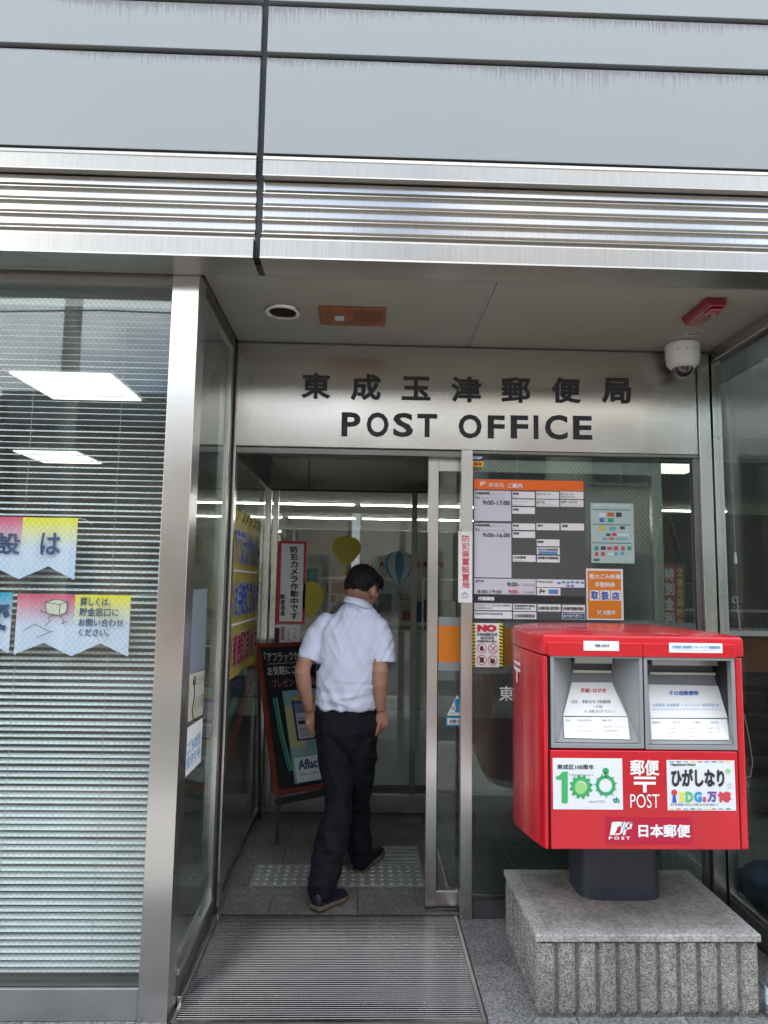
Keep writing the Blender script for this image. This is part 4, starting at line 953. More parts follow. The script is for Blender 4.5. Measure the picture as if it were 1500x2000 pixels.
BYEL = mat('balloon yellow', (.46, .38, .02), .5); BBLU = mat('balloon blue', (.02, .17, .28), .5); BPAL = mat('balloon pale', (.40, .47, .42), .5)
balloon('blue and white striped balloon sticker right of the man head', 780, 1108, 57, 66, [BBLU, BPAL, BBLU, BPAL, BBLU])
balloon('plain yellow balloon sticker above the man head', 677, 1075, 57, 58, [BYEL, BYEL, BYEL])
balloon('yellow balloon sticker half hidden beside the red bordered notice', 608, 1170, 48, 70, [BYEL, BYEL, BYEL], basket=False)
# --- stickers on the left glass return (plane x = -.673)
def at_x(px, py, X):
    d = rt2*((px-750)/F_PX)+up2*((1000-py)/F_PX)+fw; t = X/d.x; return Vector((X, d.y*t, CAM_H+d.z*t))
XS = -.672
def side_plate(name, label, pts, m, cat='sticker', X=XS, th=.001):
    o = root(name, at_x(*pts[3], X), label, cat)
    q = [at_x(px, py, X) for px, py in pts]; MB().prism(q, (-th, 0, 0)).build('panel', m, o); return o, q
def side_text(o, body, y0, y1, z0, z1, m, bold=.02, X=XS+.001, vert=False):
    mb = MB()
    if vert:
        n = len(body); h = (z1-z0)/n
        for i, ch in enumerate(body): mb.text(ch, (X, y0, z1-h*(i+1)+h*.05), (0, y1-y0, 0), (0, 0, h*.9), bold)
    else: mb.text(body, (X, y0, z0), (0, y1-y0, 0), (0, 0, z1-z0), bold)
    mb.build('lettering', m, o)
so, q = side_plate('grey_notice', 'plain blue grey sheet on the glass beside the steel column', [(378, 1152), (405, 1150), (400, 1305), (368, 1318)], mat('blue grey sheet', (.20, .24, .28), .5))
so, q = side_plate('child_sticker', 'cream sticker with a drawn figure and 110 on the narrow side glass', [(369, 1318), (400, 1308), (396, 1395), (364, 1412)], mat('cream paper', (.50, .50, .40), .5))
ya, yb_ = q[0].y, q[1].y; za, zb2 = q[3].z, q[0].z
side_text(so, 'こども', ya+(yb_-ya)*.45, ya+(yb_-ya)*.95, zb2-.06, zb2-.03, INK, 0); side_text(so, '110', ya+(yb_-ya)*.45, ya+(yb_-ya)*.95, zb2-.16, zb2-.11, mat('brown ink', (.25, .15, .08), .5), 0)
mb = MB(); mb.tube([(XS+.002, ya+.08, zb2-.03), (XS+.002, ya+.10, zb2-.09), (XS+.002, ya+.07, zb2-.15), (XS+.002, ya+.10, zb2-.19)], .002, 5)
ringpts = [(XS+.002, ya+.09+.02*math.cos(i*.7), zb2-.035+.018*math.sin(i*.7)) for i in range(10)]; mb.tube(ringpts, .0016, 5); mb.build('print', INK, so)
so, q = side_plate('white_sticker', 'white sheet with light blue characters under the cream sticker', [(363, 1424), (396, 1402), (392, 1488), (358, 1522)], PAPER)
ya, yb_ = q[0].y, q[1].y
LBLUE = mat('light blue ink', (.12, .38, .62), .5)
side_text(so, 'こどもの安全', ya+.03, yb_-.03, q[0].z-.11, q[0].z-.055, LBLUE, .02); side_text(so, '見守り中', ya+.03, yb_-.03, q[0].z-.165, q[0].z-.115, LBLUE, .02)
# --- yellow hanging poster behind the vestibule's left glass
YP = mat('yellow poster', (.52, .42, .06), .5, var=.25, vscale=6)
yp = root('hanging_poster', (-.66, 4.0, .95), 'tall yellow poster with blue and red characters on the left vestibule glass', 'poster')
XP = -.664
mb = MB(); ny = 16; y0p, y1p = 3.50, 4.42
def cur(y): return XP+.006*math.sin((y-3.5)*9)
za, zb3 = 1.06, 1.93
vs = []
for i in range(ny+1):
    y = y0p+(y1p-y0p)*i/ny
    vs += [(cur(y), y, za), (cur(y), y, zb3+.012*math.sin(i*1.6))]
mb.add(vs, [(2*i, 2*i+2, 2*i+3, 2*i+1) for i in range(ny)]); mb.build('sheet', YP, yp, smooth='all')
for body, zz, h, m_ in (('アフラックから', 1.64, .18, BLUEINK), ('お手続きのご案内', 1.37, .18, BLUEINK), ('郵便局で受付中', 1.11, .17, mat('crimson ink', (.35, .01, .05), .5))):
    outl = MB(); inn = MB(); n = len(body); ww = (y1p-y0p-.12)/n
    for i, ch in enumerate(body):
        y = y0p+.06+i*ww; xo = cur(y+ww/2)
        outl.text(ch, (xo+.006, y, zz-.004), (0, ww*.92, 0), (0, 0, h+.008), .06); inn.text(ch, (xo+.009, y+.006, zz), (0, ww*.86, 0), (0, 0, h), .03)
    outl.build('outline', PAPER, yp); inn.build('lettering', m_, yp)
for i in range(6):
    y = y0p+.08+i*.15; MB().tube([(cur(y)+.006, y+.03*math.cos(a), zb3-.03+.03*math.sin(a)) for a in [j*.7 for j in range(10)]], .004, 6).build('ring', mat('foil', (.75, .68, .25), .25, metal=.6), yp, smooth='all')
for zz in (1.325, 1.60): MB().box(XP+.008, XP+.012, y0p, y1p, zz, zz+.012).build('seam', PAPER, yp)
# --- red poster with special offer hanging inside at right
sp_ = root('red_poster', at(1315, 1210, 3.9), 'red and yellow hanging poster with vertical characters behind the fixed glass', 'poster')
YR = 3.90; r = rect(1296, 1103, 1336, 1235, YR); plate(r, YR, .003).build('panel', mat('dark red paper', (.22, .03, .035), .6), sp_)
vput(sp_, '特別金利', 1298, 1108, 1317, 1222, mat('silver ink', (.5, .5, .48), .4), YR-.002, .04); vput(sp_, '定額定期貯金', 1322, 1108, 1334, 1226, mat('yellow dim', (.45, .38, .05), .5), YR-.002, .03)
mb = MB(); top_ = at(1309, 1006, YR); mb.tube([at(1296, 1075, YR), top_, at(1336, 1100, YR)], .0018, 6); mb.tube([at(1297, 1102, YR), at(1337, 1098, YR), at(1337, 1235, YR)], .0018, 6); mb.build('cord', GREYTXT, sp_)

# ================================================================== MAILBOX on its concrete block
mbx = root('mailbox', (1.05, 2.95, .29), 'red two slot post box on a dark leg, standing on the concrete block', 'mailbox')
YM = 2.585
xl0, xr0 = at(1063, 1450, YM).x, at(1456, 1450, YM).x
xi0, xi1 = at(1075, 1450, YM).x, at(1438, 1450, YM).x
zbm = at(1250, 1660, YM).z; ztm = at(1250, 1280, YM).z
LP = [(0, 0), (-.006, .05), (-.012, .15), (-.015, .28), (-.012, .42), (0, .54), (.035, .625), (.10, .675)]
def plan(inner=True, off=0.0):
    L_ = [(xl0+dx-off, YM+dy+(off if dy > .6 else -off if dy == 0 else 0)) for dx, dy in LP]; R_ = [(xr0-dx+off, y_) for (dx, dy), (_, y_) in zip(LP, L_)]
    pts = L_+R_[::-1]
    if inner: pts += [(xi1+.006, YM), (xi1+.006, YM+.215), (xi0-.006, YM+.215), (xi0-.006, YM)]
    return pts
pp = plan()
def zlow(y): t = max(0, (y-YM)/.68); return zbm-.10*t+.12*max(0, t-.8)
bm_ = MB(); n = len(pp)
bm_.add([(x, y, zlow(y)) for x, y in pp]+[(x, y, ztm-.004) for x, y in pp], [tuple(range(n))[::-1], tuple(range(n, 2*n))]+[(i, (i+1) % n, n+(i+1) % n, n+i) for i in range(n)])
bm_.build('body', RED, mbx, bevel=.010, seg=3)
# lid
lidp = plan(False, .003); n = len(lidp)
ztop = at(1250, 1240, YM).z
rings = [[(x, y, ztm+.001) for x, y in lidp], [(x, y, ztop-.016) for x, y in lidp], [(x+(1.05-x)*.015, y+(2.92-y)*.015, ztop-.005) for x, y in lidp], [(x+(1.05-x)*.05, y+(2.92-y)*.05, ztop) for x, y in lidp], [(x+(1.05-x)*.3, y+(2.92-y)*.3, ztop+.012) for x, y in lidp], [(x+(1.05-x)*.7, y+(2.92-y)*.7, ztop+.016) for x, y in lidp]]
lo = MB().loft(rings).build('lid', RED, mbx, smooth=True)
# brow with its two halves above the openings
xm = at(1257, 1400, YM).x
for a, b in ((xi0-.008, xm-.001), (xm+.001, xi1+.008)):
    MB().box(a, b, YM-.008, YM+.06, at(1250, 1283, YM).z, at(1250, 1256, YM).z).build('brow', RED, mbx, bevel=.003)
# lower door
zd1 = at(1250, 1466, YM).z
dr_ = MB().box(xi0-.001, xi1+.001, YM-.004, YM+.20, zbm+.002, zd1).build('door', RED, mbx, bevel=.004)
MB().box(xi0-.004, xi0-.002, YM+.004, YM+.2, zbm, ztm-.01).build('groove', BLACK, mbx); MB().box(xi1+.002, xi1+.004, YM+.004, YM+.2, zbm, ztm-.01).build('groove', BLACK, mbx)
# grey openings
GREYM = mat('mailbox grey', (.25, .26, .27), .5, var=.04, bump=.03, bscale=150)
GREYD = mat('mailbox grey dark', (.16, .165, .17), .5)
def opening(x0, x1, za, zb, fx0, fx1):
    """frame, side funnels, slanted note plate and dark slot; fx0..fx1 is the slot at the back"""
    o = MB()
    w_ = .012; y0 = YM-.002
    o.box(x0, x0+w_, y0, y0+.012, za, zb).box(x1-w_, x1, y0, y0+.012, za, zb).box(x0+w_, x1-w_, y0, y0+.012, za, za+.016).box(x0+w_, x1-w_, y0, y0+.012, zb-.012, zb)
    fr_ = o.build('opening', GREYM, mbx, bevel=.0015)
    yb = YM+.15
    zt, zs0, zs1 = zb-.012, zb-.085, zb-.012
    # side funnels
    MB().quad((x0+w_, YM+.01, za+.016), (x0+w_, YM+.01, zt), (fx0, yb, zt), (fx0, yb, zs0), (x0+.03, YM+.015, za+.018)).build('side_wall', GREYM, fr_)
    MB().quad((x1-w_, YM+.01, zt), (x1-w_, YM+.01, za+.016), (x1-.03, YM+.015, za+.018), (fx1, yb, zs0), (fx1, yb, zt)).build('side_wall', GREYM, fr_)
    # slanted back plate
    MB().quad((x0+.012, YM+.014, za+.017), (x1-.012, YM+.014, za+.017), (fx1, yb, zs0), (fx0, yb, zs0)).build('chute', GREYM, fr_)
    MB().quad((fx0, yb, zs0+.0), (fx1, yb, zs0+.0), (fx1, yb+.03, zs1), (fx0, yb+.03, zs1)).build('slot', GREYD, fr_)
    MB().box(fx0+.003, fx1-.003, yb-.012, yb-.004, zs0+.002, zs0+.012).build('lip', mat('lip cream', (.62, .60, .52), .4), fr_, bevel=.001)
    MB().box(fx0+.004, fx1-.004, yb-.03, yb+.01, zb-.045, zb-.018).build('flap', mat('flap clear', (.42, .43, .42), .2, metal=.3), fr_, bevel=.002)
    MB().box(x0+w_, x1-w_, YM+.01, yb+.03, zt-.0008, zt-.0002).build('roof', GREYD, fr_)
    return fr_
za_, zb_o = at(1166, 1463, YM).z, at(1166, 1279, YM).z
l0, l1 = at(1076, 1370, YM).x, at(1256, 1370, YM).x; r0_, r1_ = at(1259, 1370, YM).x, at(1437, 1370, YM).x
def xb(px): return at(px, 1320, YM+.15).x
opL = opening(l0, l1, za_+.003, zb_o, xb(1116), xb(1194))
opR = opening(r0_, r1_, za_, zb_o-.004, xb(1266), xb(1407))
# note plates: sheets lying on the slanted chute, placed on the chute's own plane
def chute_y(z, za, zs0): return YM+.014+(z-za)/(zs0-za)*.136
def on_chute(px, py, za, zs0, lift=.004):
    y = YM+.05
    for _ in range(12):
        p_ = at(px, py, y); y = chute_y(p_.z, za, zs0)-lift
    return at(px, py, y)
def note(parent, pts, op, lab, lift=.005):
    za, zs0 = (za_+.02, zb_o-.085) if op == 'L' else (za_+.017, zb_o-.089)
    q = [on_chute(px, py, za, zs0, lift) for px, py in pts]
    MB().prism(q, (0, .0015, .0008)).build('notice', PAPER, parent, label=lab)
def ntext(parent, items, m, op, lift=.0075):
    za, zs0 = (za_+.02, zb_o-.085) if op == 'L' else (za_+.017, zb_o-.089); mb = MB()
    for body, x0, y0, x1, y1, bd in items:
        p0 = on_chute(x0, y1, za, zs0, lift); p1 = on_chute(x1, y1, za, zs0, lift); p2 = on_chute(x0, y0, za, zs0, lift)
        mb.text(body, p0, p1-p0, p2-p0, bd)
    mb.build('lettering', m, parent)
note(opL, [(1117, 1333), (1195, 1333), (1225, 1399), (1100, 1398)], 'L', 'upper notice with red heading for letters and cards')
note(opL, [(1100, 1401), (1226, 1401), (1230, 1444), (1103, 1441)], 'L', 'lower notice with a small collection table')
note(opR, [(1265, 1337), (1408, 1340), (1423, 1402), (1268, 1402)], 'R', 'upper notice with blue heading for other mail')
note(opR, [(1267, 1404), (1420, 1405), (1424, 1445), (1271, 1444)], 'R', 'lower notice with a timetable')
ntext(opL, [('手紙･はがき', 1134, 1344, 1184, 1353, .02)], REDINK, 'L')
ntext(opL, [('（切手、  年賀はがき･予約通知票', 1116, 1367, 1193, 1374, 0), ('〜 その他', 1158, 1377, 1176, 1383, 0), ('は、右側にお入れください。）', 1142, 1386, 1202, 1392, 0)], INK, 'L')
ntext(opL, [('郵便番号', 1104, 1405, 1116, 1409, 0), ('大阪東成郵便局', 1126, 1405, 1156, 1409, 0), ('番号', 1176, 1405, 1196, 1409, 0), ('電話番号 Telephone number', 1127, 1418, 1168, 1421, 0), ('取集時刻 Collection', 1176, 1418, 1222, 1421, 0), ('0570-036-373', 1127, 1426, 1158, 1429, 0), ('東成玉津郵便局', 1178, 1425, 1206, 1429, 0)], GREYTXT, 'L')
ntext(opR, [('その他郵便物', 1307, 1349, 1364, 1358, .02)], BLUEINK, 'R')
ntext(opR, [('大型郵便･速達郵便･レターパック･国際郵便 他', 1274, 1374, 1404, 1380, .0), ('Special Delivery･Letter Pack･International', 1274, 1384, 1408, 1387, 0)], LBLUE, 'R')
ntext(opR, [('取集時刻', 1273, 1409, 1290, 1413, 0), ('平日', 1314, 1409, 1328, 1413, 0), ('土曜日', 1352, 1409, 1368, 1413, 0), ('休日', 1388, 1409, 1402, 1413, 0), ('1  10:07  ごろ', 1303, 1420, 1332, 1424, 0), ('10:07  ごろ', 1345, 1420, 1367, 1424, 0), ('10:07  ごろ', 1382, 1420, 1405, 1424, 0), ('2  14:05  ごろ', 1303, 1428, 1332, 1432, 0), ('14:05  ごろ', 1345, 1428, 1367, 1432, 0), ('14:05  ごろ', 1382, 1428, 1405, 1432, 0), ('3  16:50  ごろ', 1303, 1436, 1332, 1440, 0), ('17:05  ごろ', 1345, 1436, 1367, 1440, 0)], GREYTXT, 'R')
# labels and prints on the front
YL = YM-.0095
def lab(x0, y0, x1, y1, m=PAPER, name='label', Y=YL, parent=mbx, th=.001): return plate(rect(x0, y0, x1, y1, Y), Y, th).build(name, m, parent)
lab(1140, 1252, 1209, 1271); put(mbx, [('手紙･はがき', 1162, 1258, 1190, 1264, .01)], INK, YL-.001)
lab(1307, 1256, 1411, 1275); put(mbx, [('大型郵便･速達郵便･レターパック･国際郵便他', 1312, 1261, 1407, 1267, .01), ('Large mail･Express･Letter Pack', 1318, 1269, 1396, 1271, 0)], LBLUE, YL-.001)
YL = YM-.0055
st1 = lab(1080, 1481, 1216, 1581, mat('sticker white', (.72, .76, .80), .35), 'label', YL)
put(mbx, [('東成区100周年', 1088, 1493, 1160, 1503, .02)], INK, YL-.001)
GRN = mat('sticker green', (.05, .42, .12), .4); GRD = mat('sticker dark green', (.01, .26, .16), .4)
MB().quad(*[at(px, py, YL-.001) for px, py in ((1086, 1523), (1086, 1517), (1093, 1514), (1099, 1507), (1109, 1507), (1109, 1567), (1107, 1569), (1099, 1569), (1097, 1567), (1097, 1523))][::-1]).build('print', GRN, mbx)
mb = MB()
def gear(mb, c, r, w_, teeth, th_):
    ring(mb, c, r, w_, 36)
    for i in range(teeth):
        a = 2*PI*i/teeth+.2; u = Vector((math.cos(a), 0, math.sin(a))); v = Vector((-math.sin(a), 0, math.cos(a)))
        mb.quad(c+u*(r-.002)-v*th_, c+u*(r+.007)-v*th_*.8, c+u*(r+.007)+v*th_*.8, c+u*(r-.002)+v*th_)
gear(mb, at(1135, 1537, YL-.001), .036, .014, 12, .005); mb.build('print', GRN, mbx)
mb = MB(); gear(mb, at(1183, 1534, YL-.001), .036, .012, 11, .002); disc(mb, at(1183, 1506, YL-.001), .012); c = at(1183, 1512, YL-.001); mb.quad(c+Vector((-.002, 0, -.012)), c+Vector((.002, 0, -.012)), c+Vector((.002, 0, .01)), c+Vector((-.002, 0, .01))); mb.build('print', mat('gear green', (.03, .36, .12), .4), mbx)
mb = MB(); disc(mb, at(1134, 1539, YL-.0015), .021); mb.build('print', mat('leaf green', (.30, .62, .22), .4), mbx)
put(mbx, [('since1925', 1150, 1563, 1181, 1568, .0), ('Higashinari', 1112, 1511, 1158, 1517, .0)], GREYTXT, YL-.001); put(mbx, [('th', 1197, 1557, 1210, 1568, .05)], GRD, YL-.001)
put(mbx, [('郵便', 1231, 1484, 1288, 1515, .03)], PAPER, YL-.001)
put(mbx, [('POST', 1231, 1551, 1288, 1578, .0)], PAPER, YL-.001)
mb = MB()
for q in ((1238, 1517, 1281, 1522), (1238, 1527, 1281, 1532.5), (1256, 1532.5, 1263, 1548)): plate(rect(*q, YL-.001), YL-.001, .0008, mb)
mb.build('postal_mark', PAPER, mbx)
lab(1303, 1485, 1436, 1583, MATS['sticker white'], 'label', YL)
cyc = [(.02, .3, .6), (.75, .6, .05), (.02, .02, .02), (.6, .05, .1), (.1, .45, .2)]
k = 0
for i in range(9):
    x0 = 1307+i*13.8
    for y in (1487, 1579):
        plate(rect(x0, y, x0+9, y+1.8, YL), YL-.001, .0006).build('print', mat('edge %d' % (k % 5), cyc[k % 5], .4), mbx); k += 1
put(mbx, [('ひがしなり', 1311, 1501, 1415, 1537, .05), ('Higashinari Ward', 1310, 1491, 1358, 1497, .03), ('第一回 東成区のSDGsと万博に向けた取り組みです', 1310, 1569, 1404, 1574, .0)], INK, YL-.0015)
for ch, a, b, c_ in (('S', 1327, 1337, (.7, .7, .05)), ('D', 1339, 1354, (.1, .5, .15)), ('G', 1356, 1371, (.02, .3, .65)), ('s', 1373, 1379, (.6, .05, .15)), ('万', 1381, 1400, (.15, .08, .3)), ('博', 1402, 1428, (.6, .05, .07))):
    put(mbx, [(ch, a, 1546 if ch != 's' else 1556, b, 1567, .06)], mat('ink '+ch, c_, .4), YL-.0015)
mb = MB(); disc(mb, at(1317, 1548, YL-.0015), .011); mb.build('print', mat('ink 博', (0, 0, 0)), mbx)
mb = MB(); c = at(1317, 1560, YL-.0015); mb.quad(c+Vector((-.008, 0, -.014)), c+Vector((.008, 0, -.014)), c+Vector((.005, 0, .012)), c+Vector((-.005, 0, .012))); mb.build('print', BLUEINK, mbx)
mb = MB(); disc(mb, at(1422, 1506, YL-.0015), .009); mb.build('print', MATS['leaf green'], mbx)
mb = MB(); ring(mb, at(1425, 1535, YL-.0015), .008, .0015); mb.build('print', GREYTXT, mbx)
CRIM = mat('sticker crimson', (.45, .004, .038), .35)
lab(1184, 1597, 1352, 1649, CRIM, 'label', YL)
put(mbx, [('日本郵便', 1247, 1610, 1349, 1636, .035)], PAPER, YL-.001)
# JP emblem: slanted block with J cut, P
mb = MB()
def im(pts): q = [at(px, py, YL-.001) for px, py in pts]; mb.quad(*q[::-1])
im([(1191, 1631), (1195, 1607), (1197, 1605), (1218, 1605), (1216, 1614), (1207, 1614), (1204, 1622), (1200, 1631)])
im([(1200, 1631), (1204, 1628), (1211, 1627), (1216, 1605), (1221, 1605), (1216, 1626), (1209, 1631)])
im([(1216, 1631), (1221, 1631), (1227, 1605), (1222, 1605)])
im([(1222, 1605), (1232, 1605), (1234, 1609), (1227, 1609)]); im([(1229, 1605), (1234, 1606), (1235, 1611), (1233, 1618), (1229, 1620), (1230, 1610)]); im([(1220, 1620), (1229, 1620), (1231, 1616), (1221, 1616)])
mb.build('emblem', PAPER, mbx)
put(mbx, [('P O S T', 1189, 1634, 1231, 1640, .04)], PAPER, YL-.001)
# postal mark on the curved left side
mb = MB(); pts_ = [at_x(1013, 1300, .66)]
def sidequad(y0, y1, z0, z1): 
    def sx(y):
        d = y-YM
        for i in range(len(LP)-1):
            if LP[i][1] <= d <= LP[i+1][1]:
                t = (d-LP[i][1])/(LP[i+1][1]-LP[i][1]); return xl0+LP[i][0]*(1-t)+LP[i+1][0]*t-.0035
        return xl0
    mb.quad((sx(y1), y1, z0), (sx(y0), y0, z0), (sx(y0), y0, z1), (sx(y1), y1, z1))
zc = 1.222
for k_ in range(4):
    ya_, yb2 = 2.89+k_*.035, 2.89+(k_+1)*.035
    sidequad(ya_, yb2, zc, zc+.012); sidequad(ya_, yb2, zc-.028, zc-.014)
sidequad(2.948, 2.972, zc-.075, zc-.028); mb.build('postal_mark', PAPER, mbx)
# leg with its flat front
lg = []
lw, ld = (.905+1.247)/2, 3.04
def legring(z, s=1.0):
    pts = []
    for i in range(32):
        a = 2*PI*i/32; ca, sa = math.cos(a), math.sin(a)
        pts.append((lw+.172*s*math.copysign(abs(ca)**.45, ca), ld+.13*s*math.copysign(abs(sa)**.55, sa), z))
    return pts
MB().loft([legring(.2925, 1.0), legring(.31, .99), legring(.56, .985), legring(.62, .985)]).build('leg', mat('leg paint', (.030, .035, .050), .42, var=.15, vscale=10), mbx, smooth=True)
# wire loop hanging at the right side
w0 = at(1457, 1440, 2.75); MB().tube([at(1453, 1395, 2.75), at(1463, 1440, 2.75), at(1470, 1490, 2.75), at(1466, 1516, 2.75), at(1455, 1520, 2.75)], .0012, 6).build('wire', GREYTXT, mbx)
# concrete block
CON = granite('block aggregate', (.14, .137, .12), (.43, .42, .38), 190, .92, 1.0)
CONG = granite('block groove', (.10, .098, .088), (.19, .185, .17), 90, .85, .3)
CONT = granite('block top concrete', (.24, .23, .21), (.35, .34, .315), 60, .8, .2)
CONL = granite('block rim concrete', (.25, .245, .235), (.44, .435, .42), 120, .8, .2)
cb = root('concrete_block', (1.07, 2.95, 0), 'grey concrete block with fluted sides carrying the red mailbox', 'pedestal')
X0, X1, Y0, Y1, ZT = .655, 1.480, 2.650, 3.225, .292
MB().box(X0+.012, X1-.012, Y0+.012, Y1-.012, 0, .262).build('core', CONG, cb)
nr = 11; wv_ = (X1-X0)/nr
rib0 = None
def rough_rib(w_, h_, d_):
    mb = MB(); nx, nz = 8, 18; vs = []
    for j in range(nz+1):
        for i in range(nx+1):
            x = w_*i/nx; z_ = h_*j/nz; e_ = min(i, nx-i, j)
            inn = 0 if e_ > 0 else d_
            vs.append((x+(random.uniform(-.0012, .0012) if 0 < i < nx else 0), inn+(random.uniform(-.0032, .0032) if e_ > 0 else 0)+(.004 if e_ == 1 and (i in (1, nx-1)) else 0), z_))
    mb.add(vs, [(j*(nx+1)+i, j*(nx+1)+i+1, (j+1)*(nx+1)+i+1, (j+1)*(nx+1)+i) for j in range(nz) for i in range(nx)]); return mb
for i in range(nr):
    mb = rough_rib(wv_*.80, .25, .012); mb.v = [(x+X0+wv_*i+wv_*.10, y+Y0, z+.008) for x, y, z in mb.v]; mb.build('rib', CON, cb, smooth='all')
nrs = 8; ws = (Y1-Y0)/nrs
for i in range(nrs):
    for sgn in (0, 1):
        mb = rough_rib(ws*.80, .25, .012)
        if sgn == 0: mb.v = [(X0+y, Y1-(x+ws*i+ws*.1), z+.008) for x, y, z in mb.v]
        else: mb.v = [(X1-y, Y0+(x+ws*i+ws*.1), z+.008) for x, y, z in mb.v]
        mb.build('rib', CON, cb, smooth='all')
rm = MB().box(X0-.004, X1+.004, Y0-.004, Y0+.055, .2625, ZT).box(X0-.004, X1+.004, Y1-.055, Y1+.004, .2625, ZT).box(X0-.004, X0+.055, Y0+.056, Y1-.056, .2625, ZT).box(X1-.055, X1+.004, Y0+.056, Y1-.056, .2625, ZT)
MB().box(X0-.004, X1+.004, Y0-.004, Y1+.004, .2625, ZT-.003).build('rim', CONL, cb, bevel=.004)
MB().box(X0+.05, X1-.05, Y0+.05, Y1-.05, ZT-.0028, ZT).build('top', CONT, cb, bevel=.0015)
# bottle
bt = root('bottle', (1.533, 2.66, 0), 'small clear bottle with pale label on the ground right of the block', 'bottle')
MB().lathe((1.533, 2.66, .0), [(.005, 0), (.030, .001), (.033, .008), (.033, .10), (.029, .125), (.022, .16), (.013, .185), (.0125, .20)], 24).build('body', mat('clear bottle', (.8, .9, .9), .05, trans=.9), bt, smooth=True)
MB().lathe((1.533, 2.66, .0), [(.0334, .045), (.0334, .105)], 24).build('label', mat('bottle label', (.45, .6, .62), .4, var=.4, vscale=60), bt, smooth=True)
MB().lathe((1.533, 2.66, .0), [(.0145, .195), (.0145, .212), (.002, .213)], 16).build('cap', mat('cap grey', (.5, .5, .5), .4), bt, smooth=True)

# ================================================================== BLACKBOARD STAND
pA = at_ground(538, 1650)                                  # foot of the left leg
tl_ = at(499, 1258, 4.62); bl_ = at(536, 1556, 4.34); br_ = at(664, 1532, 4.60)
ux = Vector((br_.x-bl_.x, br_.y-bl_.y, 0)).normalized(); WB = .56
upv = (tl_-bl_); HB = upv.length; 
bk = root('blackboard_stand', (bl_.x, bl_.y, 0), 'red framed standing blackboard with chalk writing and insurance leaflets', 'sign board')
upn = (upv-ux*upv.dot(ux)); HB = upn.length; upn.normalize(); skew = upv.dot(ux)
nrmb = ux.cross(upn).normalized()
if nrmb.y > 0: nrmb = -nrmb
def bp(u, v, d=0.0): return bl_+ux*u+upn*v+nrmb*d
def bquad(mb, u0, u1, v0, v1, d0, d1):
    mb.add([bp(u, v, d) for d in (d0, d1) for u, v in ((u0, v0), (u1, v0), (u1, v1), (u0, v1))], [(0, 3, 2, 1), (4, 5, 6, 7), (0, 1, 5, 4), (1, 2, 6, 5), (2, 3, 7, 6), (3, 0, 4, 7)]); return mb
FR = mat('red brown frame', (.20, .028, .016), .4, var=.2, vscale=12)
BB = mat('blackboard', (.008, .008, .009), .5, var=.3, vscale=6)
LEGB = mat('black leg', (.012, .012, .012), .5)
fw_ = .028
for q in ((0, fw_, 0, HB), (WB-fw_, WB, 0, HB), (fw_, WB-fw_, 0, fw_), (fw_, WB-fw_, HB-fw_, HB)): bquad(MB(), *q, -.012, .012).build('frame', FR, bk, bevel=.002)
bquad(MB(), fw_, WB-fw_, fw_, HB-fw_, -.006, .004).build('board', BB, bk)
dwn = Vector((0, 0, -1))
for u in (.03, WB-.05):
    a = bp(u, -.005, 0); foot = Vector((a.x-.01*ux.x, a.y-.06, 0.0))
    MB().tube([a, Vector((a.x, a.y-.04, 0.001))], .018, 4).build('leg', LEGB, bk)
    b_ = bp(u, HB*.9, -.03); MB().tube([b_, Vector((b_.x+.02, b_.y+.12, .001))] , .014, 4).build('leg', LEGB, bk)
bquad(MB(), 0, WB, -.05, -.012, -.01, .01).build('crossbar', LEGB, bk, bevel=.002)
def chalk(items, m, bold=.0):
    mb = MB()
    for body, u0, v0, u1, v1 in items: mb.text(body, bp(u0, v0, .0055), ux*(u1-u0), upn*(v1-v0), bold)
    mb.build('chalk_writing', m, bk)
CH = mat('white chalk', (.62, .62, .60), .9); CHP = mat('pink chalk', (.55, .16, .22), .9)
chalk([('「アフラックから', .05, HB-.125, .34, HB-.06), ('お気軽にご相談', .06, HB-.215, .36, HB-.155)], CH, .012)
chalk([('プレゼントご用意', .08, HB-.295, .40, HB-.24)], CHP, .012)
mb = MB(); mb.tube([bp(.07+i*.02, HB-.138+.003*math.sin(i*2), .006) for i in range(12)], .0018, 5); mb.build('chalk_line', CH, bk)
def leaf_(u0, u1, v0, v1, m, name='leaflet', d=.006): return bquad(MB(), u0, u1, v0, v1, d, d+.001).build(name, m, bk)
leaf_(.145, .50, .05, HB-.32, mat('leaflet blue green', (.24, .42, .45), .5, var=.15)); leaf_(.15, .26, .26, .52, mat('leaflet sand', (.55, .50, .24), .5), d=.0072)
leaf_(.20, .46, .30, HB-.38, mat('poster navy', (.01, .03, .07), .5), d=.0085)
leaf_(.21, .45, HB-.47, HB-.40, mat('poster blue', (.03, .17, .40), .5, var=.5, vscale=8), d=.0098)
leaf_(.21, .45, .30+.25, .30+.275, mat('poster yellow', (.55, .40, .05), .5), d=.0098)
for a in (.215, .335): leaf_(a, a+.11, .31, .31+.215, mat('poster lilac', (.60, .60, .66), .5), d=.0098)
mb = MB()
for a in (.215, .335):
    bquad(mb, a+.01, a+.10, .40, .422, .0111, .0116)
    for j in range(4): bquad(mb, a+.01, a+.09, .325+j*.015, .329+j*.015, .0111, .0116)
mb.build('print', INK, bk)
leaf_(.16, .36, .055, .20, mat('leaflet white', (.70, .76, .80), .5), d=.0098); leaf_(.36, .50, .06, .28, mat('leaflet pale', (.50, .52, .45), .5, var=.3, vscale=20), d=.0085)
mb = MB(); mb.text('Aflac', bp(.18, .125, .012), ux*.14, upn*.06, .03); mb.text('「生きる」を創る。', bp(.185, .09, .012), ux*.13, upn*.015, .01); mb.build('lettering', NAVY, bk)
mb = MB(); mb.text('アフラックから', bp(.22, HB-.52, .011), ux*.2, upn*.025, .02); mb.build('lettering', BLUEINK, bk)
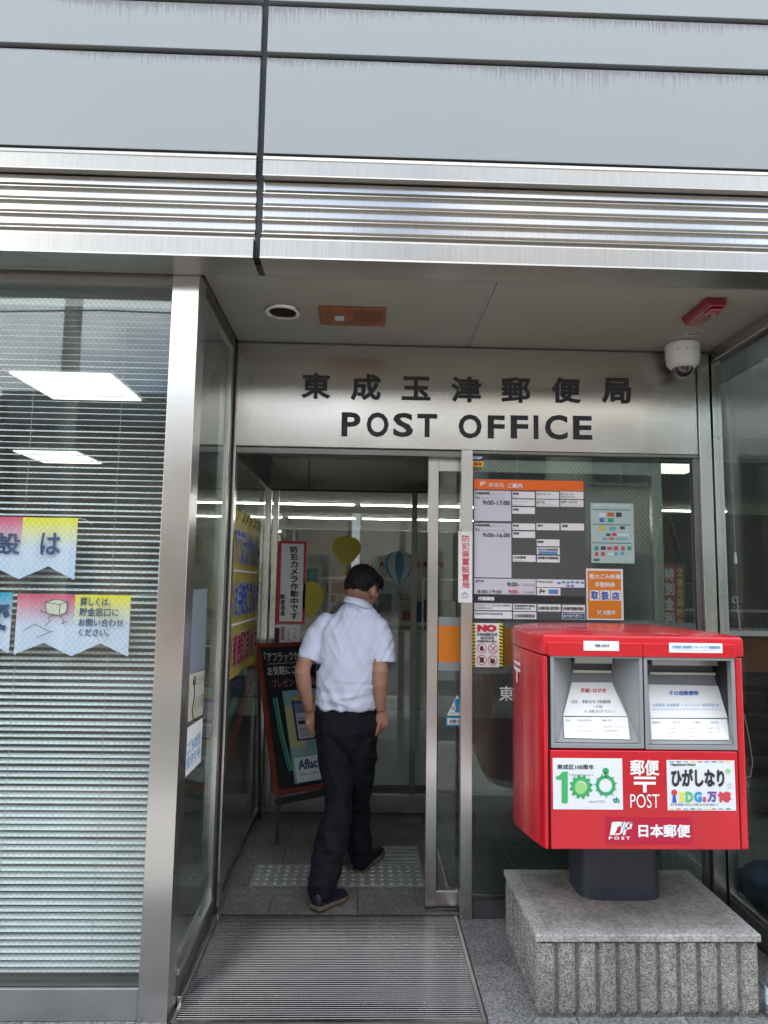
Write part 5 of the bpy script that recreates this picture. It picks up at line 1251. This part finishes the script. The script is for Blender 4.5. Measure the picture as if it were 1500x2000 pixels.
mb = MB(); mb.text('この自動車保険', bp(.22, HB-.56, .011), ux*.2, upn*.025, .02); mb.build('lettering', YELLOW, bk)
mb = MB(); bquad(mb, .38, .43, .13, .19, .0112, .013); mb.build('print', BBLU, bk)
for du, c_ in ((0, (.02, .20, .22)), (.018, (.10, .34, .22))):
    mb = MB(); mb.tube([bp(.075+du, HB-.36, .012), bp(.085+du, .35, .014), bp(.115+du, .13, .012)], .007, 6); mb.build('ribbon', mat('ribbon %d' % (du*1000), c_, .5), bk)

# ================================================================== PERSON walking in
YPN = 3.66
def J(px, py, Y): return at(px, py, Y)
man = root('person', (.0, 3.66, 0), 'man in white short sleeved shirt and dark trousers walking into the post office', 'person')
def remesh(mb, voxel, smooth_it=3, disp=None, name='x'):
    me = bpy.data.meshes.new('tmp'); me.from_pydata(mb.v, [], mb.f); o = bpy.data.objects.new('tmp', me); COL.objects.link(o)
    rm_ = o.modifiers.new('r', 'REMESH'); rm_.mode = 'VOXEL'; rm_.voxel_size = voxel; rm_.use_smooth_shade = True
    sm_ = o.modifiers.new('s', 'SMOOTH'); sm_.factor = .6; sm_.iterations = smooth_it
    dg = bpy.context.evaluated_depsgraph_get(); dg.update(); out = bpy.data.meshes.new_from_object(o.evaluated_get(dg))
    bpy.data.objects.remove(o); bpy.data.meshes.remove(me)
    if disp:
        for v, nn in [(v, v.normal.copy()) for v in out.vertices]: v.co += nn*disp(v.co, nn)
    return out
def part_mesh(me, name, m, parent):
    inv = ROOTM[parent.name].inverted(); me.transform(inv); me.name = name; me.materials.clear(); me.materials.append(m)
    for p_ in me.polygons: p_.use_smooth = True
    o = bpy.data.objects.new(name, me); COL.objects.link(o); o.parent = parent; ROOTM[o.name] = ROOTM[parent.name]; return o
def limb(mb, secs, n=16):            # secs: (centre, r) or (centre, rx, ry)
    rings = []; P = [Vector(s_[0]) for s_ in secs]
    u = None
    for k_, s_ in enumerate(secs):
        d = (P[min(k_+1, len(P)-1)]-P[max(k_-1, 0)]).normalized()
        if u is None: u = Vector((1, 0, 0))
        u = (u-d*u.dot(d)).normalized(); v = d.cross(u)
        rx = s_[1]; ry = s_[2] if len(s_) > 2 else rx
        rings.append([P[k_]+u*rx*math.cos(2*PI*i/n)+v*ry*math.sin(2*PI*i/n) for i in range(n)])
    d = (P[0]-P[1]).normalized(); r_ = secs[0][1]*.5
    rings.insert(0, [P[0]+d*r_+(p_-P[0])*.6 for p_ in rings[0]])
    d = (P[-1]-P[-2]).normalized(); r_ = secs[-1][1]*.5
    rings.append([P[-1]+d*r_+(p_-P[-1])*.6 for p_ in rings[-1]])
    mb.loft(rings)
SKIN = mat('skin', (.40, .215, .145), .5, var=.10, vscale=25, bump=.06, bscale=180)
body = MB()
# head turned to the right
hc = J(709, 1144, 3.72); Mh = Matrix.Rotation(R(-33), 3, 'Z')@Matrix.Rotation(R(-22), 3, 'X')
body.ell(hc+Vector((0, 0, .008)), (.077, .095, .098), Mh, 24, 16)
body.ell(hc+Mh@Vector((0, .028, -.055)), (.062, .066, .066), Mh)          # jaw
body.ell(hc+Mh@Vector((0, .070, -.088)), (.024, .020, .020), Mh, 12, 8)   # chin
body.ell(hc+Mh@Vector((0, .098, -.028)), (.012, .016, .020), Mh, 12, 8)   # nose
body.ell(hc+Mh@Vector((0, .090, -.060)), (.022, .010, .007), Mh, 12, 8)   # lips
for sx in (-1, 1):
    body.ell(hc+Mh@Vector((sx*.050, .060, -.030)), (.020, .020, .018), Mh, 12, 8)   # cheeks
    body.ell(hc+Mh@Vector((sx*.078, -.006, -.032)), (.010, .021, .034), Mh@Matrix.Rotation(R(-12*sx), 3, 'Z')@Matrix.Rotation(R(12), 3, 'X'), 14, 10)   # ears
nk0 = J(697, 1196, 3.70)
limb(body, [(hc+Vector((-.005, -.018, -.05)), .054), (hc+Vector((-.018, -.022, -.10)), .055), (nk0, .042)])
limb(body, [(nk0+Vector((0, 0, .0)), .05, .05), (J(690, 1215, 3.69), .09, .055), (J(682, 1260, 3.68), .15, .09), (J(676, 1330, 3.66), .13, .085), (J(676, 1390, 3.66), .135, .09), (J(676, 1425, 3.66), .135, .09)], 24)
# arms
LA = [(J(634, 1236, 3.68), .038), (J(610, 1262, 3.64), .038), (J(594, 1296, 3.61), .039), (J(590, 1312, 3.60), .041), (J(594, 1340, 3.61), .038), (J(599, 1365, 3.63), .031), (J(604, 1386, 3.65), .026, .022)]
RA = [(J(734, 1236, 3.68), .038), (J(744, 1262, 3.65), .040), (J(742, 1292, 3.62), .042), (J(742, 1312, 3.60), .044), (J(742, 1338, 3.60), .039), (J(743, 1362, 3.61), .031), (J(744, 1386, 3.62), .026, .022)]
limb(body, LA, 20); limb(body, RA, 20)
def hand(wr, side):
    """palm and five fingers; wr = list of key photo points with depth"""
    palm, tips, thumb = wr
    limb(body, [(palm[0], .024, .017), (palm[1], .034, .016), (palm[2], .036, .014)], 16)
    for f in tips: limb(body, [(p_, r_) for p_, r_ in zip(f, (.0100, .0092, .0085, .0072))], 10)
    limb(body, [(p_, r_) for p_, r_ in zip(thumb, (.013, .0105, .009))], 10)
def fingers(base, across, down, curl, n=4, lens=(.072, .080, .074, .058)):
    out = []
    for i in range(n):
        b = base+across*(i-1.5)*.0195; L1 = lens[i]
        d1 = (down+curl*.15).normalized(); d2 = (down+curl*.65).normalized(); d3 = (down+curl*1.3).normalized()
        out.append([b-down*.012, b+d1*L1*.42, b+d1*L1*.42+d2*L1*.33, b+d1*L1*.42+d2*L1*.33+d3*L1*.25])
    return out
dv = Vector
# left hand: seen on the palm edge, fingers pointing down and curling forward
w_ = J(605, 1390, 3.655); pe = J(610, 1414, 3.67); dn = (pe-w_).normalized()
hand(([w_, (w_+pe)/2, pe], fingers(pe, dv((.75, .65, 0)).normalized(), dn, dv((.55, .55, .0))), [w_+dn*.012+dv((-.004, .010, 0)), w_+dn*.04+dv((-.022, .032, 0)), w_+dn*.066+dv((-.020, .045, 0))]), 'L')
# right hand: back of the hand to the camera, fingers curling to the left
w_ = J(745, 1391, 3.625); pe = J(746, 1415, 3.635); dn = (pe-w_).normalized()
hand(([w_, (w_+pe)/2, pe], fingers(pe, dv((.55, .83, 0)).normalized(), (dn+dv((-.22, 0, 0))).normalized(), dv((-.75, .15, 0))), [w_+dn*.015+dv((-.012, .012, 0)), w_+dn*.045+dv((-.034, .030, 0)), w_+dn*.072+dv((-.040, .036, 0))]), 'R')
# legs under the trousers
hipL, kneeL, ankL = J(650, 1430, 3.66), J(664, 1580, 3.62), J(628, 1745, 3.52)
hipR, kneeR, ankR = J(704, 1430, 3.67), J(697, 1570, 3.84), J(703, 1675, 3.93)
limb(body, [(J(668, 1400, 3.66), .10), (hipL, .07), (kneeL, .048), (ankL, .035)]); limb(body, [(J(684, 1400, 3.66), .10), (hipR, .07), (kneeR, .048), (ankR, .035)])
part_mesh(remesh(body, .0042, 2), 'body', SKIN, man)
# eyes (on the far side) and hair
for sx in (-1, 1): MB().ell(hc+Mh@Vector((sx*.030, .082, -.005)), (.010, .007, .007), Mh, 12, 8).build('eye', mat('eye white', (.7, .7, .68), .2), man, smooth='all')
HAIR = mat('black hair', (.004, .0036, .0038), .62, spec=.25, bump=.9, bscale=260, stretch=(1, 1, .12))
hair = MB()
hair.ell(hc+Mh@Vector((0, -.008, .024)), (.086, .104, .090), Mh, 28, 18)
hair.ell(hc+Mh@Vector((0, -.034, -.012)), (.083, .080, .078), Mh, 24, 14)
hair.ell(hc+Mh@Vector((.014, .050, .050)), (.070, .046, .042), Mh, 20, 12)
for i in range(240):                 # short locks lying over the skull
    a = random.uniform(0, 2*PI); e_ = random.uniform(-.25, 1.2); d = Mh@Vector((math.cos(a)*math.cos(e_), math.sin(a)*math.cos(e_), math.sin(e_)))
    p_ = hc+Mh@Vector((0, -.008, .022))+Vector((d.x*.084, d.y*.094, d.z*.087)); sw = random.uniform(-.010, .014)
    limb(hair, [(p_, .0065), (p_+d*.005+Vector((sw*.5, 0, -.012)), .006), (p_+d*.002+Vector((sw, 0, -.028)), .003)], 6)
for i in range(60):                  # fringe hanging out at the front right
    d = Mh@Vector((random.uniform(-.1, 1), random.uniform(.2, 1), random.uniform(-.05, .6))).normalized(); p_ = hc+Mh@Vector((0, .004, .028))+d*.082
    ln = random.uniform(.6, 1.5)
    limb(hair, [(p_, .007), (p_+d*.009*ln+Vector((.003, 0, -.008)), .0045), (p_+d*.014*ln+Vector((.006, 0, -.022*ln)), .002)], 6)
hm = remesh(hair, .0028, 1, lambda c, n_: noise.noise(Vector((c.x*90, c.y*90, c.z*16)))*.003)
bmh = bmesh.new(); bmh.from_mesh(hm)
invMh = Mh.inverted()
dele = [v for v in bmh.verts if (lambda q: (q.z < -.066+noise.noise(q*130)*.034) or (q.y > .040 and q.z < .010) or (q.y > -.030+q.z*.3 and q.z < .004 and abs(q.x) > .040))(invMh@(v.co-hc))]
bmesh.ops.delete(bmh, geom=dele, context='VERTS'); bmh.to_mesh(hm); bmh.free()
part_mesh(hm, 'hair', HAIR, man)
# faded short hair at the nape
nape = MB(); nape.ell(hc+Mh@Vector((0, -.020, -.055)), (.0715, .078, .046), Mh, 24, 14)
part_mesh(remesh(nape, .005, 1), 'short_hair', mat('short hair', (.27, .145, .095), .8, var=.3, vscale=300, bump=.3, bscale=500), man)
# shirt
SHIRT = mat('white shirt cloth', (.68, .73, .88), .75, var=.02, bump=.12, bscale=700)
sh_ = MB()
tor = [(J(699, 1176, 3.72), .064, .066), (J(697, 1188, 3.72), .090, .084), (J(694, 1199, 3.712), .130, .080), (J(688, 1211, 3.70), .180, .092), (J(684, 1228, 3.69), .186, .108), (J(681, 1260, 3.68), .176, .122), (J(678, 1300, 3.67), .166, .124), (J(676, 1345, 3.66), .160, .122), (J(675, 1370, 3.66), .164, .124), (J(675, 1381, 3.66), .158, .120)]
rings = []
for c_, rx, ry in tor:
    rx *= .94
    rings.append([c_+Vector((rx*math.copysign(abs(math.cos(2*PI*i/36))**.85, math.cos(2*PI*i/36)), ry*math.copysign(abs(math.sin(2*PI*i/36))**.9, math.sin(2*PI*i/36)), 0)) for i in range(36)])
sh_.loft(rings)
LS = [(J(645, 1216, 3.69), .056), (J(628, 1228, 3.68), .058), (J(612, 1254, 3.655), .055), (J(601, 1288, 3.625), .050)]
RS = [(J(722, 1216, 3.69), .056), (J(739, 1229, 3.68), .061), (J(746, 1254, 3.665), .062), (J(748, 1294, 3.64), .062)]
limb(sh_, LS, 20); limb(sh_, RS, 20)
def folds(c, n_):
    z = c.z; x = c.x; back = max(0, -n_.y)
    # creases fan out from the shoulder blades and drag towards the waist
    a = 0
    u = (x-.0)*1.0
    w1 = noise.noise(Vector((x*20+z*8, z*3.2, 1.3))); w2 = noise.noise(Vector((x*26-z*14, z*5.0, 7.1))); w3 = noise.noise(Vector((x*9, z*9, 3.3)))
    a += (1-abs(w1)*3)*.0042 + (1-abs(w2)*3)*.0034 + w3*.004
    w4 = noise.noise(Vector((x*7+z*4, z*26, 5.5))); a += (1-abs(w4)*3)*.006*max(0, min(1, (1.12-z)*8))
    return a
smh = remesh(sh_, .0045, 8, folds)
bmh = bmesh.new(); bmh.from_mesh(smh); bmh.normal_update()
ends = [(LS[-1][0], (LS[-1][0]-LS[-2][0]).normalized()), (RS[-1][0], (RS[-1][0]-RS[-2][0]).normalized())]
dele = [f for f in bmh.faces if any(((f.calc_center_median()-e_[0]).dot(e_[1]) > .006 and (f.calc_center_median()-e_[0]).length < .078) for e_ in ends)]
bmesh.ops.delete(bmh, geom=dele, context='FACES')
bmh.to_mesh(smh); bmh.free()
so_ = part_mesh(smh, 'shirt', SHIRT, man); md = so_.modifiers.new('s', 'SOLIDIFY'); md.thickness = .003; md.offset = -1
SEAM = mat('shirt seam', (.60, .63, .72), .8)
for E_, rr2_ in ((LS, .0515), (RS, .0625)):
    c_ = E_[-1][0]; d_ = (E_[-1][0]-E_[-2][0]).normalized(); u_ = d_.orthogonal().normalized(); v_ = d_.cross(u_)
    MB().tube([c_-d_*.018+(u_*math.cos(2*PI*i/28)+v_*math.sin(2*PI*i/28))*rr2_*1.0 for i in range(29)], .0012, 5, False).build('sleeve_seam', SEAM, man, smooth='all')
# collar
mb = MB(); rg = []
for j, (dz, rs) in enumerate(((-.020, 1.12), (.010, 1.02), (.034, .95), (.037, 1.0), (.012, 1.16), (-.002, 1.27))):
    base_ = J(699, 1184, 3.712)
    rg.append([base_+Vector((.064*rs*math.cos(2*PI*i/32), .066*rs*math.sin(2*PI*i/32)-.01, dz-.010*math.sin(2*PI*i/32)-.022*math.cos(2*PI*i/32))) for i in range(32)])
mb.loft(rg, False); mb.build('collar', SHIRT, man, smooth='all')
# trousers
TR = mat('dark trousers', (.006, .0068, .012), .82, spec=.3, var=.15, vscale=10, bump=.25, bscale=350)
tr_ = MB()
rings = []
for c_, rx, ry in [(J(675, 1371, 3.66), .150, .110), (J(675, 1392, 3.66), .158, .118), (J(677, 1425, 3.66), .160, .125), (J(679, 1450, 3.665), .128, .105), (J(679, 1474, 3.67), .07, .07)]:
    rings.append([c_+Vector((rx*math.cos(2*PI*i/32), ry*math.sin(2*PI*i/32), 0)) for i in range(32)])
tr_.loft(rings)
limb(tr_, [(J(650, 1430, 3.66), .086, .102), (J(654, 1480, 3.655), .083, .096), (J(661, 1530, 3.64), .073, .084), (J(661, 1575, 3.62), .067, .073), (J(651, 1625, 3.59), .073, .072), (J(640, 1675, 3.56), .077, .073), (J(632, 1712, 3.535), .071, .073), (J(629, 1738, 3.525), .066, .072), (J(629, 1746, 3.525), .064, .070)], 24)
limb(tr_, [(J(704, 1430, 3.67), .088, .105), (J(702, 1480, 3.71), .084, .098), (J(699, 1530, 3.78), .074, .086), (J(698, 1570, 3.85), .066, .074), (J(699, 1610, 3.88), .062, .070), (J(703, 1650, 3.91), .066, .072), (J(705, 1676, 3.93), .062, .070)], 24)
def tfold(c, n_):
    a = noise.noise(Vector((c.x*10, c.y*10, c.z*10)))*.009
    w1 = noise.noise(Vector((c.x*12+c.z*6, c.y*12, c.z*6))); a += (1-abs(w1)*2.8)*.0065
    if c.z < .5: a += (1-3*abs(noise.noise(Vector((c.x*5+c.z*3, c.y*5, c.z*22)))))*.004*min(1, (.5-c.z)*4)
    return a
part_mesh(remesh(tr_, .006, 4, tfold), 'trousers', TR, man)
# shoes
def shoe(heel, toe, lift_h, lift_t, lab_):
    d = Vector((toe.x-heel.x, toe.y-heel.y, 0)); Lg = d.length; d.normalize(); s_ = Vector((d.y, -d.x, 0))
    up_ = MB(); so2 = MB(); secs = []
    # outline half widths along the sole
    ws_ = [(0, .026), (.06, .033), (.25, .034), (.45, .037), (.7, .046), (.88, .040), (1.0, .018)]
    hs_ = [.060, .088, .092, .078, .056, .044, .026]
    rings = []; srings = []
    for (t, hw_), h_ in zip(ws_, hs_):
        c_ = heel+d*Lg*t; zb = lift_h*(1-t)**1.4+lift_t*t
        ring_ = [c_+s_*hw_*math.cos(a)+Vector((0, 0, zb+.019+max(0, math.sin(a))**.8*(h_-.019)-(0 if math.sin(a) >= 0 else .002))) for a in [2*PI*i/16 for i in range(16)]]
        rings.append(ring_)
        srings.append([c_+s_*(hw_+.004)*x+Vector((0, 0, zb+z_)) for x, z_ in ((-1, .0), (-1.02, .010), (-1, .0195), (1, .0195), (1.02, .010), (1, 0))])
    up_.loft(rings); so2.loft(srings)
    us = up_.build('shoe', mat('shoe leather', (.014, .016, .026), .4, var=.2, vscale=20, bump=.1), man, smooth='all', sub=1)
    so2.build('sole', mat('tan sole', (.15, .12, .085), .6, var=.15, vscale=30), us, bevel=.003)
    # dark tread under the sole
h1 = at_ground(609, 1784); t1 = Vector((-.06, 3.64, 0))
shoe(Vector((h1.x+.01, h1.y+.005, 0)), t1, .012, .0, 'l')
h2 = at_ground(697, 1706); t2 = Vector((h2.x+.135, h2.y+.225, 0))
shoe(h2, t2, .0, .035, 'r')

# ================================================================== STREET behind the camera (seen in the glass and steel)
def house(label, x0, x1, y, h, col, nwin, roofh=.0, seed=1):
    rnd = random.Random(seed)
    o = root('house', ((x0+x1)/2, y, 0), label, 'building', 'houses across the street')
    MB().box(x0, x1, y-6, y, -.15, h).build('wall', mat('wall '+label[:12], col, .8, var=.06, vscale=2), o)
    MB().box(x0-.2, x1+.2, y-6.2, y+.25, h+.002, h+.18+roofh).build('roof', mat('roof '+label[:12], (.08, .08, .09), .7), o)
    for fl_ in range(int(h//2.7)):
        for i in range(nwin):
            cx_ = x0+(x1-x0)*(i+.5)/nwin; zz = .9+fl_*2.75; wd = (x1-x0)/nwin*.55
            f_ = MB().box(cx_-wd/2-.05, cx_+wd/2+.05, y+.002, y+.06, zz-.05, zz+1.35).build('window', mat('sash', (.35, .35, .34), .4, metal=.6), o)
            MB().box(cx_-wd/2, cx_-.02, y+.061, y+.064, zz, zz+1.30).build('pane', mat('far glass', (.04, .05, .06), .08), f_)
            MB().box(cx_+.02, cx_+wd/2, y+.061, y+.064, zz, zz+1.30).build('pane', MATS['far glass'], f_)
    return o
house('pale beige house with dark roof across the street on the left', -15, -6.4, -6.8, 4.0, (.50, .46, .40), 4, .5, 1)
house('brown tiled house across the street in the middle', -6.1, -.4, -6.8, 4.2, (.33, .25, .19), 3, .4, 2)
house('cream apartment house across the street behind the camera', -.1, 6.2, -6.9, 7.6, (.55, .50, .42), 3, 0, 3)
house('grey workshop across the street on the right', 6.5, 15, -6.7, 4.9, (.40, .40, .40), 3, .2, 4)
up_o = root('utility_pole', (-4.45, -4.9, 0), 'concrete utility pole with transformer cans on the far pavement', 'utility pole')
MB().tube([(-4.45, -4.9, -.1), (-4.45, -4.9, 11)], [.15, .10], 16).build('pole', mat('pole concrete', (.25, .25, .24), .8), up_o, smooth=True)
for x in (-3.75, -3.25): MB().lathe((x, -4.9, 6.4), [(.02, 0), (.2, 0), (.22, .05), (.22, .65), (.18, .72), (.02, .74)], 16).build('transformer', GREYM, up_o, smooth=True)
MB().box(-4.6, -2.9, -4.95, -4.85, 6.30, 6.38).build('crossarm', GREYM, up_o); MB().box(-5.3, -3.5, -4.95, -4.85, 9.2, 9.28).build('crossarm', GREYM, up_o); MB().box(-5.2, -3.6, -4.95, -4.85, 8.3, 8.36).build('crossarm', GREYM, up_o)
for i, (yy, zz) in enumerate(((-4.9, 9.35), (-4.6, 9.35), (-5.2, 9.3), (-4.85, 8.4), (-4.7, 7.6), (-4.9, 7.2), (-5.0, 5.9), (-4.8, 5.6))):
    pts = [(x, yy, zz-.35*(1-((x+3.4) % 30/15-1)**2)) for x in range(-30, 31, 2)]
    tag(MB().tube(pts, .014, 5).build('overhead_cable', BLACK), ['topmost overhead cable on the pole crossarm', 'topmost overhead cable nearer the road', 'topmost overhead cable nearer the houses', 'overhead cable on the lower crossarm', 'overhead cable just under the lower crossarm', 'overhead cable above the transformer cans', 'lowest pair cable nearer the houses', 'lowest overhead cable nearer the road'][i], 'cable', 'overhead cables')
print('OBJS', len(bpy.data.objects))
